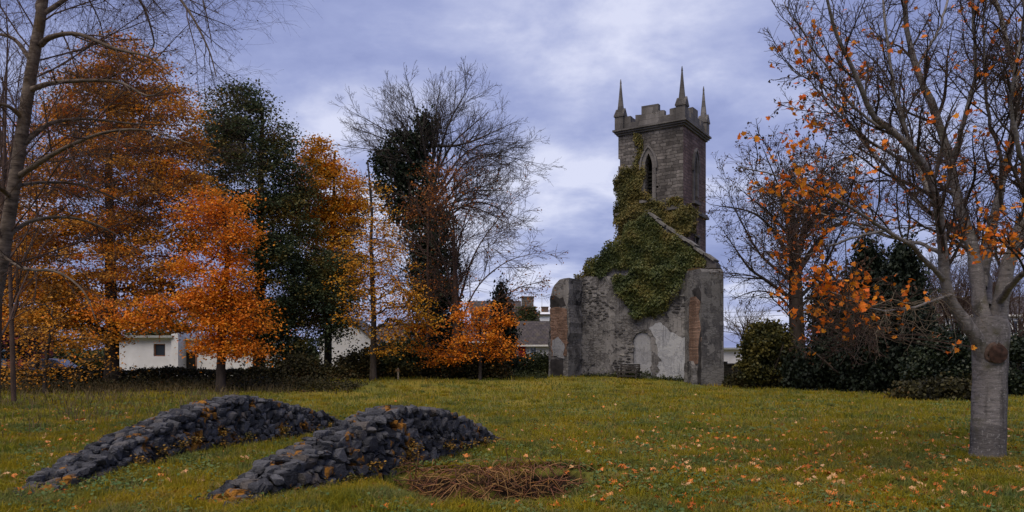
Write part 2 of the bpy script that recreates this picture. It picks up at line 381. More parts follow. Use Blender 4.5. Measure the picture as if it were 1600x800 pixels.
def grass():
    rng = np.random.default_rng(5); mb = MB()
    X, Y = sample_lawn(300000, rng, pw=1.35)
    q = patch(X, Y) + .5 * patch(X * 3.7 + 3, Y * 3.1)
    ns = np.sin(X * 6.1 + 2 * np.sin(Y * 4.7)) * np.sin(Y * 5.3 + 2 * np.sin(X * 3.9))
    keep = rng.uniform(0, 1, len(X)) < np.clip(.35 + .3 * q + .35 * ns, .12, 1)
    X, Y, q, ns = X[keep], Y[keep], q[keep], ns[keep]
    L = (.055 + .045 * q + .05 * np.clip(ns, 0, 1) ** 2) * rng.uniform(.6, 1.5, len(X)) * (1 + .012 * Y)
    W = (.0026 + .00045 * Y) * rng.uniform(.7, 1.4, len(X))
    blades(mb, X, Y, L, W, .55, rng)
    # tall tufts
    for i in range(800):
        x, y = sample_lawn(1, rng, pw=1.3); k = rng.integers(60, 130); r = rng.uniform(.08, .28)
        xx = x + rng.normal(0, r, k); yy = y + rng.normal(0, r, k)
        blades(mb, xx, yy, rng.uniform(.10, .21, k), (.003 + .0004 * y) * np.ones(k), .8, rng)
    # the strip in front of the near wall grows longer
    k = 9000; s = rng.uniform(0, 1, k)
    xx = -2.9 + 2.0 * s + rng.normal(0, .22, k) + .25; yy = 8.0 + 2.1 * s + rng.normal(0, .3, k)
    ok = yy < 10.4 + 0 * xx
    blades(mb, xx[ok], yy[ok], rng.uniform(.10, .22, ok.sum()), .005 * np.ones(ok.sum()), .7, rng)
    k = 5200; xx = rng.uniform(-1.6, 1.2, k); yy = 10.74 + .12 * np.sin(3.1 * xx) + rng.normal(.08, .08, k)
    blades(mb, xx, yy, rng.uniform(.07, .16, k), .0055 * np.ones(k), 1.0, rng)
    k = 2600; an = rng.uniform(0, 6.28, k); rr_ = rng.uniform(.24, .5, k); blades(mb, 7.69 + rr_ * np.cos(an), 12.2 + rr_ * np.sin(an), rng.uniform(.06, .2, k), .006 * np.ones(k), .7, rng)
    tag(mb.build('grass', M['grass']), 'short olive and green autumn grass of the churchyard lawn', 'grass', kind='stuff')
    mb = MB()
    X, Y = sample_lawn(70000, rng, pw=1.6, y1=30)
    q = patch(X * .8 + 5, Y * .9 + 2) * (.6 + .4 * np.sin(X * 5 + Y * 3.3))
    k = rng.uniform(0, 1, len(X)) < np.clip(q * 1.9 - .5 + .5 * np.exp(-((X - 2.6) / 2.5) ** 2 - ((Y - 9.5) / 1.6) ** 2), 0, 1); X, Y = X[k], Y[k]
    C = np.stack([X, Y, gz(X, Y) + rng.uniform(.02, .09, len(X))], 1)
    leaves(mb, C, .03 + .002 * Y, rng, BLOB, 1.1)
    # broad-leaved weeds at the feet of the stone walls and on the ditch lip
    for (px, py, Yd, s) in [(130, 770, 9.2, .3), (165, 765, 9.5, .25), (215, 748, 10.4, .25), (370, 790, 8.6, .3), (420, 790, 8.7, .3), (400, 775, 8.9, .2), (700, 725, 11.0, .3), (740, 720, 11.2, .35), (670, 735, 10.8, .2), (880, 740, 10.7, .5), (60, 790, 8.5, .4), (830, 790, 9.3, .25), (960, 760, 10.2, .6), (560, 780, 9, .35)]:
        m = 120; x = (px - 800) / F * Yd + rng.normal(0, s, m); y = Yd + rng.normal(0, s * .7, m)
        leaves(mb, np.stack([x, y, gz(x, y) + rng.uniform(.02, .13, m)], 1), .045, rng, BLOB, .9)
    tag(mb.build('ground_cover', M['weed']), 'low blue green broad leaved weeds scattered through the lawn', 'weeds', kind='stuff')
    mb = MB()
    k = 8000
    X = rng.uniform(-31, -10, k); Y = rng.uniform(15, 33, k); q = patch(X * .9, Y * .7)
    ok = (rng.uniform(0, 1, k) < q * .9) & (X / Y < -.36) & (X / Y > -.85) & ((Y > 20) | (X / Y < -.5)); X, Y = X[ok], Y[ok]
    blades(mb, X, Y, rng.uniform(.08, .55, len(X)), .005 + .0003 * Y, .6, rng)
    k = 4500; X = -30 + 20 * rng.uniform(0, 1, k) ** 1.4; Y = 34.8 + rng.normal(0, 1.1, k)
    blades(mb, X, Y, rng.uniform(.15, .6, k), .012 * np.ones(k), .5, rng)
    tag(mb.build('dry_grass', M['dry_grass']), 'long straw coloured dead grass in front of the dark hedge', 'grass', kind='stuff')
grass()

# ------------------------------------------------------------------ fallen leaves
def fallen():
    rng = np.random.default_rng(11)
    n = 6000; X, Y = sample_lawn(n, rng, 7.9, 34, 1.5, .72)
    px = X / Y * F + 800
    d = np.exp(-((px - 1240) / 330) ** 2 - ((Y - 12.5) / 5.5) ** 2) + .9 * np.exp(-((px - 1150) / 40) ** 2 - ((Y - 14) / .6) ** 2) + .06 + .4 * np.exp(-((px - 90) / 90) ** 2 - ((Y - 17) / 5) ** 2)
    ok = rng.uniform(0, 1, n) < d * 2.0 * (.5 + patch(X * 2.1, Y * 2.3)); X, Y = X[ok], Y[ok]
    order = np.argsort(Y); X, Y = X[order], Y[order]
    protos = []
    for i in range(6):
        s = MAPLE.copy() * rng.uniform(.85, 1.15); s[:, 2] = s[:, 2] * rng.uniform(.5, 4.) + .12 * np.abs(s[:, 0]) ** 1.5 * rng.uniform(0, 5)
        me = bpy.data.meshes.new('fallen_leaf'); c = np.array([[0, .45, -.02]])
        v = np.vstack([s, c]) - np.array([0, .45, 0]); k = len(s)
        me.from_pydata((v * .068).tolist(), [], [(a, (a + 1) % k, k) for a in range(k)]); me.materials.append(leaf_mat('fallen_leaf_%d' % i, [[(.55, .13, .02)], [(.62, .2, .04)], [(.42, .1, .02)], [(.60, .38, .22)], [(.34, .12, .04)], [(.58, .16, .025)]][i] * 2, 3, .3, .1))
        protos.append(me)
    # litter beyond the individually placed leaves
    m = min(295, len(X))
    for i in range(m):
        z = float(gz(X[i], Y[i])) + rng.uniform(.03, .065)
        o = bpy.data.objects.new('fallen_leaf', protos[int(rng.choice(6, p=[.34, .10, .24, .05, .10, .17]))]); link(o)
        o.location = (X[i], Y[i], z); o.rotation_euler = (rng.normal(0, .45), rng.normal(0, .45), rng.uniform(0, 6.28)); s = rng.uniform(.75, 1.25); o.scale = (s, s, s)
        tag(o, 'curled orange to tan maple leaf lying loose on the lawn', 'leaf', 'fallen maple leaves on the grass')
    mb = MB(); X, Y = X[m:], Y[m:]
    leaves(mb, np.stack([X, Y, gz(X, Y) + rng.uniform(.03, .07, len(X))], 1), .088, rng, MAPLE, 1.0)
    tag(mb.build('leaf_litter', M['leaf_fallen']), 'orange leaf litter strewn over the farther lawn', 'leaf litter', kind='stuff')
fallen()

# ------------------------------------------------------------------ rubble parapets
def stone_mat():
    t = NT('rubble'); co = t.co()
    rnd = t.n('NewGeometry').outputs['Random Per Island']
    c = t.ramp(rnd, [(.0, (.022, .023, .027)), (.3, (.042, .044, .052)), (.6, (.068, .07, .08)), (.85, (.105, .107, .118)), (1., (.105, .088, .075))])
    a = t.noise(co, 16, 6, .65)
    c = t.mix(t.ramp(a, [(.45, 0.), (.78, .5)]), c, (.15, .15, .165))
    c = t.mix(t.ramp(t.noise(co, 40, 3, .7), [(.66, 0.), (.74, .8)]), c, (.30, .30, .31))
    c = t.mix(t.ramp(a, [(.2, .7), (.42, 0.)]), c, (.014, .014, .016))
    lich = t.ramp(t.math('ADD', t.noise(co, 2.3, 2, .5), t.math('MULTIPLY', t.noise(co, 11, 4, .6), .4)), [(.815, 0.), (.86, .95)])
    lc = t.ramp(t.noise(co, 14, 3), [(.35, (.11, .05, .012)), (.6, (.34, .15, .02))])
    c = t.mix(lich, c, lc)
    return t.done(c, .9, t.bump(t.math('ADD', a, t.math('MULTIPLY', t.noise(co, 45, 4, .7), .4)), 1., .05), .15)
M['rubble'] = stone_mat()
M['rubble_core'] = plain('rubble_core', (.02, .019, .02), .95, .5, 9)

M['moss_wall'] = leaf_mat('moss_wall', [(.08, .10, .03), (.14, .12, .03), (.30, .15, .02), (.10, .09, .03)], 1.3, .6, .2)
STONES = []
def stone_shapes():
    rng = random.Random(3)
    for i in range(14):
        bm = bmesh.new()
        for k in range(19):
            v = Vector((rng.gauss(0, 1), rng.gauss(0, 1), rng.gauss(0, 1))).normalized()
            p = 4.2
            s = (abs(v.x) ** p + abs(v.y) ** p + abs(v.z) ** p) ** (-1 / p)
            bm.verts.new(v * s * rng.uniform(.84, 1.05))
        bmesh.ops.convex_hull(bm, input=bm.verts[:])
        for v in [v for v in bm.verts if not v.link_faces]: bm.verts.remove(v)
        bmesh.ops.bevel(bm, geom=bm.edges[:], offset=.10, segments=2, affect='EDGES')
        bmesh.ops.triangulate(bm, faces=bm.faces[:])
        for v in bm.verts: v.co *= 1 + rng.gauss(0, .022)
        bm.verts.index_update()
        STONES.append((np.array([v.co[:] for v in bm.verts]), np.array([[v.index for v in f.verts] for f in bm.faces])))
        bm.free()
stone_shapes()

def stone_wall(label, path, half, seed, lean=.18):
    """path rows: x, y, top z"""
    rng = np.random.default_rng(seed)
    c = spline(path, 160); seg = np.linalg.norm(np.diff(c[:, :2], axis=0), axis=1); S = np.concatenate([[0], np.cumsum(seg)]); tot = S[-1]
    def at(s):
        return np.array([np.interp(s, S, c[:, k]) for k in range(3)])
    mb = MB(); core = MB()
    def put(p, d, rz, tilt=.12):
        v, f = STONES[rng.integers(len(STONES))]
        v = v * (np.array(d) / 2)
        v[:, 1] = np.clip(v[:, 1], -.62 * d[1] / 2, .62 * d[1] / 2); v[:, 2] = np.clip(v[:, 2], -.8 * d[2] / 2, .8 * d[2] / 2)
        for ax in range(2):
            a = rng.normal(0, tilt); cs, sn = math.cos(a), math.sin(a); i, j = [(1, 2), (0, 2)][ax]
            w = v.copy(); w[:, i] = v[:, i] * cs - v[:, j] * sn; w[:, j] = v[:, i] * sn + v[:, j] * cs; v = w
        cs, sn = math.cos(rz), math.sin(rz)
        w = v.copy(); w[:, 0] = v[:, 0] * cs - v[:, 1] * sn; w[:, 1] = v[:, 0] * sn + v[:, 1] * cs
        mb.add(w + np.array(p), f)
    # core
    n = 60; rows = []
    for s in np.linspace(.1, tot - .1, n):
        x, y, z = at(s); tx, ty = (at(min(s + .05, tot)) - at(max(s - .05, 0)))[:2]; l = math.hypot(tx, ty); nx, ny = ty / l, -tx / l
        h = half - .09
        rows.append([[x + nx * (h + .06), y + ny * (h + .06), -.7], [x + nx * h * .8, y + ny * h * .8, z - .1], [x, y, z - .06], [x - nx * h * .8, y - ny * h * .8, z - .1], [x - nx * (h + .06), y - ny * (h + .06), -.7]])
    a = np.arange(n * 5).reshape(n, 5)
    core.add(np.array(rows).reshape(-1, 3), np.stack([a[:-1, :-1], a[:-1, 1:], a[1:, 1:], a[1:, :-1]], -1).reshape(-1, 4))
    for side in (1, -1):
        placed = np.zeros((0, 3))
        for rmin, rmax, tries in ((.09, .115, 700), (.07, .09, 2600), (.052, .07, 5000), (.036, .052, 7000), (.026, .036, 6000)):
            for q in range(tries):
                s_ = rng.uniform(0, tot); r = rng.uniform(rmin, rmax); z = rng.uniform(-.4, .95)
                zt = np.interp(s_, S, c[:, 2])
                if z > zt - r * .55 or z < -.45: continue
                if len(placed) and (np.hypot((placed[:, 0] - s_) * .82, (placed[:, 1] - z) * 1.18) < (placed[:, 2] + r) * .90).any(): continue
                placed = np.vstack([placed, [s_, z, r]])
        for s_, z, r in placed:
            x, y, zt = at(s_); tx, ty = (at(min(s_ + .1, tot)) - at(max(s_ - .1, 0)))[:2]; l = math.hypot(tx, ty); tx, ty = tx / l, ty / l; nx, ny = ty, -tx
            g = float(gz(x + nx * half * side, y + ny * half * side))
            if z < g - .15: continue
            off = half - .085 + lean * max(0, zt - z) * .3 - .12 * max(0, 1 - (zt - z) / .25) + rng.normal(0, .013)
            put((x + nx * off * side, y + ny * off * side, z), (r * 2.75 * rng.uniform(.92, 1.12), rng.uniform(.24, .32), r * 2.4 * rng.uniform(.9, 1.1)), math.atan2(ty, tx) + rng.normal(0, .08), .07)
    # rough coping stones on the humped top
    s = 0.
    while s < tot:
        wd = rng.uniform(.12, .26); x, y, zt = at(min(s + wd / 2, tot)); d = at(min(s + .12, tot)) - at(max(s - .12, 0)); l = math.hypot(d[0], d[1]); tx, ty = d[0] / l, d[1] / l; nx, ny = ty, -tx
        for off in np.arange(-half + .1, half - .02, .15):
            o = off + rng.normal(0, .03)
            put((x + nx * o, y + ny * o, zt - .04 - .5 * abs(o / half) ** 2 * .1 + rng.normal(0, .014)), (wd * 1.2, rng.uniform(.2, .34), rng.uniform(.10, .19)), math.atan2(ty, tx) + rng.normal(0, .5), .2)
        s += wd * .93
    b = at(tot / 2)
    th = thing('stone_wall', label, 'stone wall', (b[0], b[1], 0))
    # moss cushions and weeds rooted in the joints
    ms = MB(); k = 0
    for q in range(46):
        s_ = rng.uniform(.05, tot - .05); x, y, zt = at(s_); d = at(min(s_ + .1, tot)) - at(max(s_ - .1, 0)); l = math.hypot(d[0], d[1]); nx, ny = d[1] / l, -d[0] / l
        sd = rng.choice([-1, 1]); g = float(gz(x + nx * half * sd, y + ny * half * sd)); z = g + (zt - g) * rng.uniform(0, .55) ** 1.5
        m = int(rng.integers(50, 130)); C = np.array([x + nx * (half + .03) * sd, y + ny * (half + .03) * sd, z]) + rng.normal(0, 1, (m, 3)) * [.07, .07, .045]
        leaves(ms, C, .035, rng, BLOB, .8)
    ms.build('moss', M['moss_wall'], th)
    mb.build('facing_stones', M['rubble'], th); core.build('core', M['rubble_core'], th)
    return th

WALL1 = [(-3.25, 8.15, .06), (-2.95, 8.75, .30), (-2.7, 9.25, .47), (-2.25, 10.2, .72), (-1.98, 10.9, .86), (-1.75, 11.6, .90), (-1.25, 13, .72), (-.85, 14.1, .42), (-.55, 14.9, .12), (-.36, 15.35, -.06)]
WALL2 = [(-5.68, 8.85, .0), (-5.72, 9.25, .12), (-5.77, 9.7, .22), (-5.75, 11, .46), (-5.65, 13, .76), (-5.45, 14, .87), (-5.25, 14.8, .89), (-4.8, 16.5, .58), (-4.6, 18.3, .24), (-4.5, 19.3, -.02)]
stone_wall('nearer humped rubble stone wall beside the clump of dry brown stems', WALL1, .34, 21)
stone_wall('farther humped rubble stone wall towards the left trees and dark hedge', WALL2, .34, 22)

def bracken():
    rng = np.random.default_rng(8); n = 210
    x = np.clip(rng.normal(-.3, .58, n), -1.5, .95); y = 10.5 + .12 * np.sin(3.1 * x) + rng.normal(.10, .09, n)
    S = np.stack([x, y, gz(x, y + .15) + .03], 1)
    D = np.stack([rng.normal(0, .7, n), -rng.uniform(.2, .7, n), rng.uniform(.1, 1.0, n)], 1)
    pts = grow(S, D, rng.uniform(.2, .55, n), 8, .09, np.array([0, -.05, -.22]), rng)
    pts[..., 2] = np.maximum(pts[..., 2], gz(pts[..., 0], pts[..., 1]) + .01)
    mb = tubes(MB(), pts, taper(rng.uniform(.004, .010, n), .003, 8), 4)
    n = 260   # stems crossing on the bank face
    x = rng.uniform(-1.45, 1.0, n); S = np.stack([x, 10.32 + .12 * np.sin(3.1 * x) + rng.normal(0, .04, n), rng.uniform(-.36, .03, n)], 1)
    D = np.stack([rng.normal(0, 1, n), rng.normal(-.25, .15, n), rng.normal(0, .7, n)], 1)
    tubes(mb, grow(S, D, rng.uniform(.15, .45, n), 6, .07, np.array([0, 0, -.05]), rng), taper(rng.uniform(.005, .011, n), .004, 6), 4)
    tag(mb.build('dry_stems', M['bracken'], smooth=True), 'tangle of dry reddish brown plant stems hanging over the low earth bank', 'dead plants', kind='stuff')
bracken()
# ------------------------------------------------------------------ church ruin (local axes: x right along the facade, y into the building)
TH = math.radians(32.5); OX, OY = 11.5, 46.0
RV = np.array([math.cos(TH), -math.sin(TH)]); BV = np.array([math.sin(TH), math.cos(TH)])
CU, CV = -(OX * RV[0] + OY * RV[1]), -(OX * BV[0] + OY * BV[1])
def FP(px, py, v=0.):
    """photograph point on the plane y=v -> (x, z) in church axes"""
    d = np.array([(px - CX) / F, 1.0]); t = (v - CV) / (d @ BV)
    return (CU + t * (d @ RV), CH + t * (HOR - py) / F)
def SP(px, py, u):
    d = np.array([(px - CX) / F, 1.0]); t = (u - CU) / (d @ RV)
    return (CV + t * (d @ BV), CH + t * (HOR - py) / F)
def to_local(p):
    p = np.asarray(p, float); q = p[..., :2] - np.array([OX, OY])
    return np.stack([q @ RV, q @ BV, p[..., 2]], -1)
def to_world(p):
    p = np.asarray(p, float)
    return np.stack([OX + p[..., 0] * RV[0] + p[..., 1] * BV[0], OY + p[..., 0] * RV[1] + p[..., 1] * BV[1], p[..., 2]], -1)

def masonry(name, c1, c2, mortar, bw=.55, bh=.27, stain=.6, streak=True, msize=.02, bump=.7):
    t = NT(name); co = t.co(); s = t.n('SeparateXYZ', Vector=co)
    h = t.math('ADD', s.outputs[0], s.outputs[1])
    wob = t.noise(co, 2.2, 3)
    v = t.n('CombineXYZ', X=t.math('ADD', h, t.math('MULTIPLY', wob, .6)), Y=t.math('ADD', s.outputs[2], t.math('MULTIPLY', t.noise(co, 1.4, 2), .22)), Z=0.)
    b = t.n('TexBrick', Vector=v, Color1=(0, 0, 0), Color2=(1, 1, 1), Mortar=(.5, .5, .5), Scale=1.0, Mortar__Size=msize, Mortar__Smooth=.3, Bias=0., Brick__Width=bw, Row__Height=bh, _offset=.43, _squash=1.5, _squash_frequency=3)
    n = t.noise(co, 5.5, 6, .65)
    f = t.math('ADD', t.math('MULTIPLY', b.outputs['Color'], .5), t.math('MULTIPLY', n, .5))
    c = t.ramp(f, [(.2, c1), (.75, c2)])
    c = t.mix(b.outputs['Fac'], c, mortar)
    big = t.noise(t.mapv(co, (.8, .8, .22)) if streak else co, 1.1, 6, .62)
    c = t.mix(t.ramp(big, [(.40, stain), (.62, 0.)]), c, tuple(k * .33 for k in c1))
    c = t.mix(t.ramp(t.noise(co, 9, 4, .7), [(.64, 0.), (.75, .4)]), c, tuple(min(1, k * 1.5) for k in c2))
    hgt = t.math('ADD', t.math('MULTIPLY', b.outputs['Fac'], -.8), n)
    return t.done(c, .92, t.bump(hgt, bump, .05), .15)
M['tower_front'] = masonry('tower_front', (.085, .078, .076), (.265, .245, .235), (.06, .056, .056), .44, .21, .65)
M['tower_side'] = masonry('tower_side', (.12, .078, .070), (.235, .165, .15), (.085, .07, .068), .4, .2, .5)
M['dressed'] = masonry('dressed', (.10, .095, .095), (.205, .194, .19), (.10, .093, .093), .9, .4, .55, True, .012, .4)
M['coping_stone'] = plain('coping_stone', (.135, .13, .125), .9, .5, 5, bump=.5)
M['brickwork'] = masonry('brickwork', (.15, .085, .062), (.38, .245, .185), (.15, .125, .11), .23, .085, .6, True, .012, .7)

def render_mat(name, dark, mid, pale, th=(.40, .52, .66), courses=.5):
    t = NT(name); co = t.co(); s = t.n('SeparateXYZ', Vector=co)
    big = t.noise(co, .55, 6, .62, .5); fine = t.noise(co, 6, 6, .7); st = t.noise(t.mapv(co, (1.7, 1.7, .16)), 1.3, 6, .62)
    f = t.math('ADD', t.math('ADD', t.math('MULTIPLY', big, .42), t.math('MULTIPLY', st, .34)), t.math('MULTIPLY', fine, .24))
    c = t.ramp(f, [(th[0], dark), (th[1], mid), (th[2], pale)])
    # flaked skin with a crisp broken edge, grime below it
    sk = t.math('ADD', t.noise(co, 1.05, 7, .68, .4), t.math('MULTIPLY', fine, .10))
    c = t.mix(t.ramp(sk, [(.535, 0.), (.55, .55)]), c, tuple(k * 1.05 for k in pale))
    c = t.mix(t.ramp(sk, [(.505, 0.), (.53, .6), (.536, .6), (.54, 0.)]), c, dark)
    c = t.mix(t.ramp(t.noise(t.mapv(co, (5, 5, .35)), 1.4, 5, .7), [(.56, 0.), (.66, .65)]), c, dark)
    # rubble showing through where the render has gone: irregular flattish stones
    vo = t.n('TexVoronoi', Vector=t.mapv(co, (2.3, 2.3, 6.2)), Scale=1., Randomness=1., _feature='DISTANCE_TO_EDGE').outputs[0]
    jt = t.ramp(t.math('ADD', vo, t.math('MULTIPLY', fine, .12)), [(.09, 1.), (.17, 0.)])
    show = t.ramp(t.noise(co, .75, 5, .65), [(.47, 0.), (.54, courses)])
    jj = t.math('MULTIPLY', jt, show)
    c = t.mix(show, c, t.ramp(t.n('TexVoronoi', Vector=t.mapv(co, (2.3, 2.3, 6.2)), Scale=1., _feature='F1').outputs['Color'], [(.2, tuple(k * .9 for k in mid)), (.8, tuple(k * .8 for k in pale))]))
    c = t.mix(jj, c, (.035, .032, .032))
    c = t.mix(t.ramp(t.noise(co, 17, 4, .75), [(.66, 0.), (.73, .5)]), c, (.4, .39, .38))
    cr = 0.
    hg = t.math('SUBTRACT', t.math('ADD', fine, t.math('MULTIPLY', big, 1.2)), t.math('ADD', t.math('MULTIPLY', jj, .8), cr))
    return t.done(c, .93, t.bump(hg, .7, .05), .12)
M['old_render'] = render_mat('old_render', (.022, .022, .026), (.105, .101, .104), (.235, .228, .23), (.42, .50, .61), .5)
M['grey_render'] = render_mat('grey_render', (.13, .135, .155), (.27, .28, .31), (.35, .36, .385), (.32, .45, .66), .0)
M['door_render'] = render_mat('door_render', (.11, .113, .126), (.235, .24, .262), (.29, .295, .315), (.32, .46, .68), .0)
M['buttress_render'] = render_mat('buttress_render', (.034, .034, .039), (.10, .097, .10), (.20, .197, .197), (.42, .53, .66), .3)
M['dark_patch'] = plain('dark_patch', (.03, .028, .03), .95, .6, 2.5, bump=.5)  # near-black patch colour; stands in for the shade inside buttress hollows
M['void'] = plain('void', (.012, .012, .012), .95, .2)
M['moss_top'] = plain('moss_top', (.10, .062, .02), .95, .5, 6, bump=.8)

church = thing('church_ruin', 'ruined grey stone church gable with pinnacled battlemented tower behind it', 'church ruin', (OX, OY, 0), -TH)
def cpart(mb, name, mat, parent=None, label=None, smooth=False):
    return mb.build(name, mat, parent or church, smooth, False, label)

def wall_stone():
    t = NT('wall_stone'); co = t.co(); rnd = t.n('NewGeometry').outputs['Random Per Island']
    c = t.ramp(rnd, [(0., (.05, .048, .049)), (.4, (.10, .095, .094)), (.8, (.165, .158, .154)), (1., (.23, .22, .215))])
    big = t.noise(t.mapv(co, (1.7, 1.7, .16)), 1.3, 6, .62); f = t.noise(co, 11, 5, .7)
    c = t.mix(t.ramp(big, [(.42, .75), (.60, 0.)]), c, (.03, .03, .033))
    c = t.mix(t.ramp(f, [(.58, 0.), (.70, .5)]), c, (.30, .29, .28))
    return t.done(c, .93, t.bump(f, .6, .03), .12)
M['wall_stone'] = wall_stone()
def inside(poly, x, y):
    r = np.zeros(len(x), bool); n = len(poly)
    for i in range(n):
        (x0, y0), (x1, y1) = poly[i], poly[(i + 1) % n]
        c = ((y0 > y) != (y1 > y)) & (x < (x1 - x0) * (y - y0) / (y1 - y0 + 1e-12) + x0); r ^= c
    return r
def jag(poly, rng, step=.22, amp=.03):
    out = []
    for i in range(len(poly)):
        a = np.array(poly[i], float); b = np.array(poly[(i + 1) % len(poly)], float); n = max(1, int(np.linalg.norm(b - a) / step))
        for k in range(n):
            out.append(tuple(a + (b - a) * k / n + rng.normal(0, amp, 2) * (1 if k else .3)))
    return out

def boolean(o, cutters):
    for c in cutters:
        m = o.modifiers.new('cut', 'BOOLEAN'); m.operation = 'DIFFERENCE'; m.solver = 'EXACT'; m.object = c
    bpy.context.view_layer.update()
    dg = bpy.context.evaluated_depsgraph_get()
    me = bpy.data.meshes.new_from_object(o.evaluated_get(dg)); old = o.data
    o.modifiers.clear(); o.data = me; me.name = old.name
    for c in cutters: bpy.data.objects.remove(c)
    return o

def arch(cx, w, z0, zs, zt, n=9):
    """pointed arch outline (x,z): springs at zs, apex zt"""
    h = w / 2; r = ((zt - zs) ** 2 + h * h) / (2 * h); pts = [(cx - h, z0), (cx - h, zs)]
    a1 = math.acos((r - h) / r)
    for k in range(1, n): a = a1 * k / n; pts.append((cx - h + r - r * math.cos(a), zs + r * math.sin(a)))
    pts.append((cx, zt)); rt = [(2 * cx - x, z) for x, z in pts[:-1]][::-1]
    return pts + rt

def round_arch(cx, w, z0, zs, zt, n=10):
    return [(cx - w / 2, z0)] + [(cx - w / 2 * math.cos(math.pi * k / n), zs + (zt - zs) * math.sin(math.pi * k / n)) for k in range(n + 1)] + [(cx + w / 2, z0)]

def build_church():
    rng = np.random.default_rng(4)
    # lower wall
    zl = FP(905, 433)[1]
    low = [FP(891, 640), FP(891, 437), FP(908, 432), FP(965, 432), FP(1040, 428), FP(1088, 418), FP(1112, 418), FP(1112, 640)]
    gw = cpart(MB().prism(jag(low, rng, .3, .02), .0, .8), 'gable_wall', M['old_render']); recalc(gw)
    ga = [FP(904, 434, .22), FP(935, 408, .22), FP(962, 384, .22), FP(990, 354, .22), FP(1010, 336, .22), FP(1019, 340, .22), FP(1060, 371, .22), FP(1098, 398, .22), FP(1112, 406, .22), FP(1113, 424, .22)]
    gb = cpart(MB().prism(jag(ga, rng, .3, .025), .22, .84), 'gable', M['old_render']); recalc(gb)
    # coping of the right slope, flat slabs
    mb = MB(); a = np.array(FP(1014, 335, .2)); b = np.array(FP(1117, 409, .2)); n = 7
    for k in range(n):
        p, q = a + (b - a) * (k + .02) / n, a + (b - a) * (k + .97) / n; dn = np.array([(b - a)[1], -(b - a)[0]]); dn = -dn / np.linalg.norm(dn) * .14
        j = rng.normal(0, .03, 2)
        mb.prism([tuple(p + j), tuple(q + j), tuple(q + dn + j), tuple(p + dn + j)], -.06, .90)
    recalc(cpart(mb, 'coping', M['coping_stone']))
    # shoulder stone at the right foot of the gable
    sh = [FP(1100, 424, .1), FP(1102, 398, .1), FP(1112, 404, .1), FP(1119, 412, .1), FP(1120, 424, .1)]
    recalc(cpart(MB().prism(sh, .1, 1.0), 'kneeler', M['dressed']))
    # right diagonal buttress
    e = np.array([.7071, -.7071]); s = np.array([.7071, .7071])    # outward, sideways (to the right)
    c0 = np.array([-.28, .25])
    def butt(outl, wl, wr, name, mat, parent=None):
        """outl (dist, z) side outline"""
        v = []; n = len(outl)
        for wv in (wl, wr):
            for (dd, z) in outl:
                q = c0 + e * dd + s * wv; v.append((q[0], q[1], z))
        f = [list(range(n)), list(range(n, 2 * n))[::-1]] + [[i, (i + 1) % n, n + (i + 1) % n, n + i] for i in range(n)]
        return recalc(cpart(MB().add(v, f), name, mat, parent))
    zt = 6.95
    bt = butt([(-.5, -.5), (2.0, -.5), (1.95, 2.5), (1.93, 6.75), (1.75, zt), (-.5, zt + .06)], -.70, .70, 'buttress', M['buttress_render'])
    bk = cpart(MB(), 'x', M['brickwork']) if False else None
    # exposed bricks on its left flank, decayed hollow painted dark above and sloping plinth below
    def flank(poly, a, b, name, mat):
        v = []; n = len(poly)
        for wv in (a, b):
            for (dd, z) in poly: q = c0 + e * dd + s * wv; v.append((q[0], q[1], z))
        f = [list(range(n)), list(range(n, 2 * n))[::-1]] + [[i, (i + 1) % n, n + (i + 1) % n, n + i] for i in range(n)]
        return recalc(cpart(MB().add(v, f), name, mat, bt))
    flank(jag([(.35, 1.5), (1.78, 1.35), (1.86, 3.2), (1.60, 4.0), (1.80, 5.0), (1.2, 5.35), (.4, 5.3)], rng, .25, .05), -.74, -.5, 'brick_patch', M['brickwork'])
    flank(jag([(1.0, 5.25), (1.85, 4.9), (1.88, 5.5), (1.5, 5.9), (.7, 5.75)], rng, .25, .05), -.712, -.5, 'hollow_shade', M['dark_patch'])  # flat dark plate; the shade of the recess is put into its colour
    flank(jag([(1.42, .2), (1.88, .2), (1.88, 3.3), (1.66, 2.6)], rng, .3, .04), -.752, -.5, 'dark_strip', M['dark_patch'])  # near-black strip up the outer edge of the flank
    flank(jag([(.3, -.3), (1.5, -.3), (1.45, 1.1), (.9, 1.5), (.35, 1.35)], rng, .3, .04), -1.05, -.5, 'plinth', M['old_render'])
    flank([(-.4, zt + .03), (1.7, zt - .01), (1.78, zt + .05), (.6, zt + .15), (-.4, zt + .16)], -.66, .66, 'moss_cap', M['moss_top'])
    # left buttress: stands square to the facade
    ul = -9.55; ur = -8.17; d = 1.89
    def sq(outl, a, b, name, mat, parent=None):   # outline (x,z) extruded along y
        return recalc(cpart(MB().prism(outl, a, b), name, mat, parent))
    o1 = [FP(857, 640, -d), FP(857.5, 520, -d), FP(860, 492, -d), FP(861, 462, -d), FP(866, 445, -d), FP(874, 437, -d), FP(889, 434, -d), FP(888, 640, -d)]
    lb = sq(jag(o1, rng, .35, .035), -d, .4, 'buttress', M['old_render'])
    bp = jag([FP(862, 557, -d), FP(861, 520, -d), FP(859.5, 482, -d), FP(870, 479, -d), FP(886, 483, -d), FP(886.5, 530, -d), FP(885, 556, -d)], rng, .25, .04)
    sq(bp, -d - .03, -d + .1, 'brick_patch', M['brickwork'], lb)
    sq(jag([FP(864, 556, -d), FP(863, 532, -d), FP(872, 526, -d), FP(882, 538, -d), FP(882, 560, -d)], rng, .25, .05), -d - .05, -d + .1, 'render_patch', M['door_render'], lb)
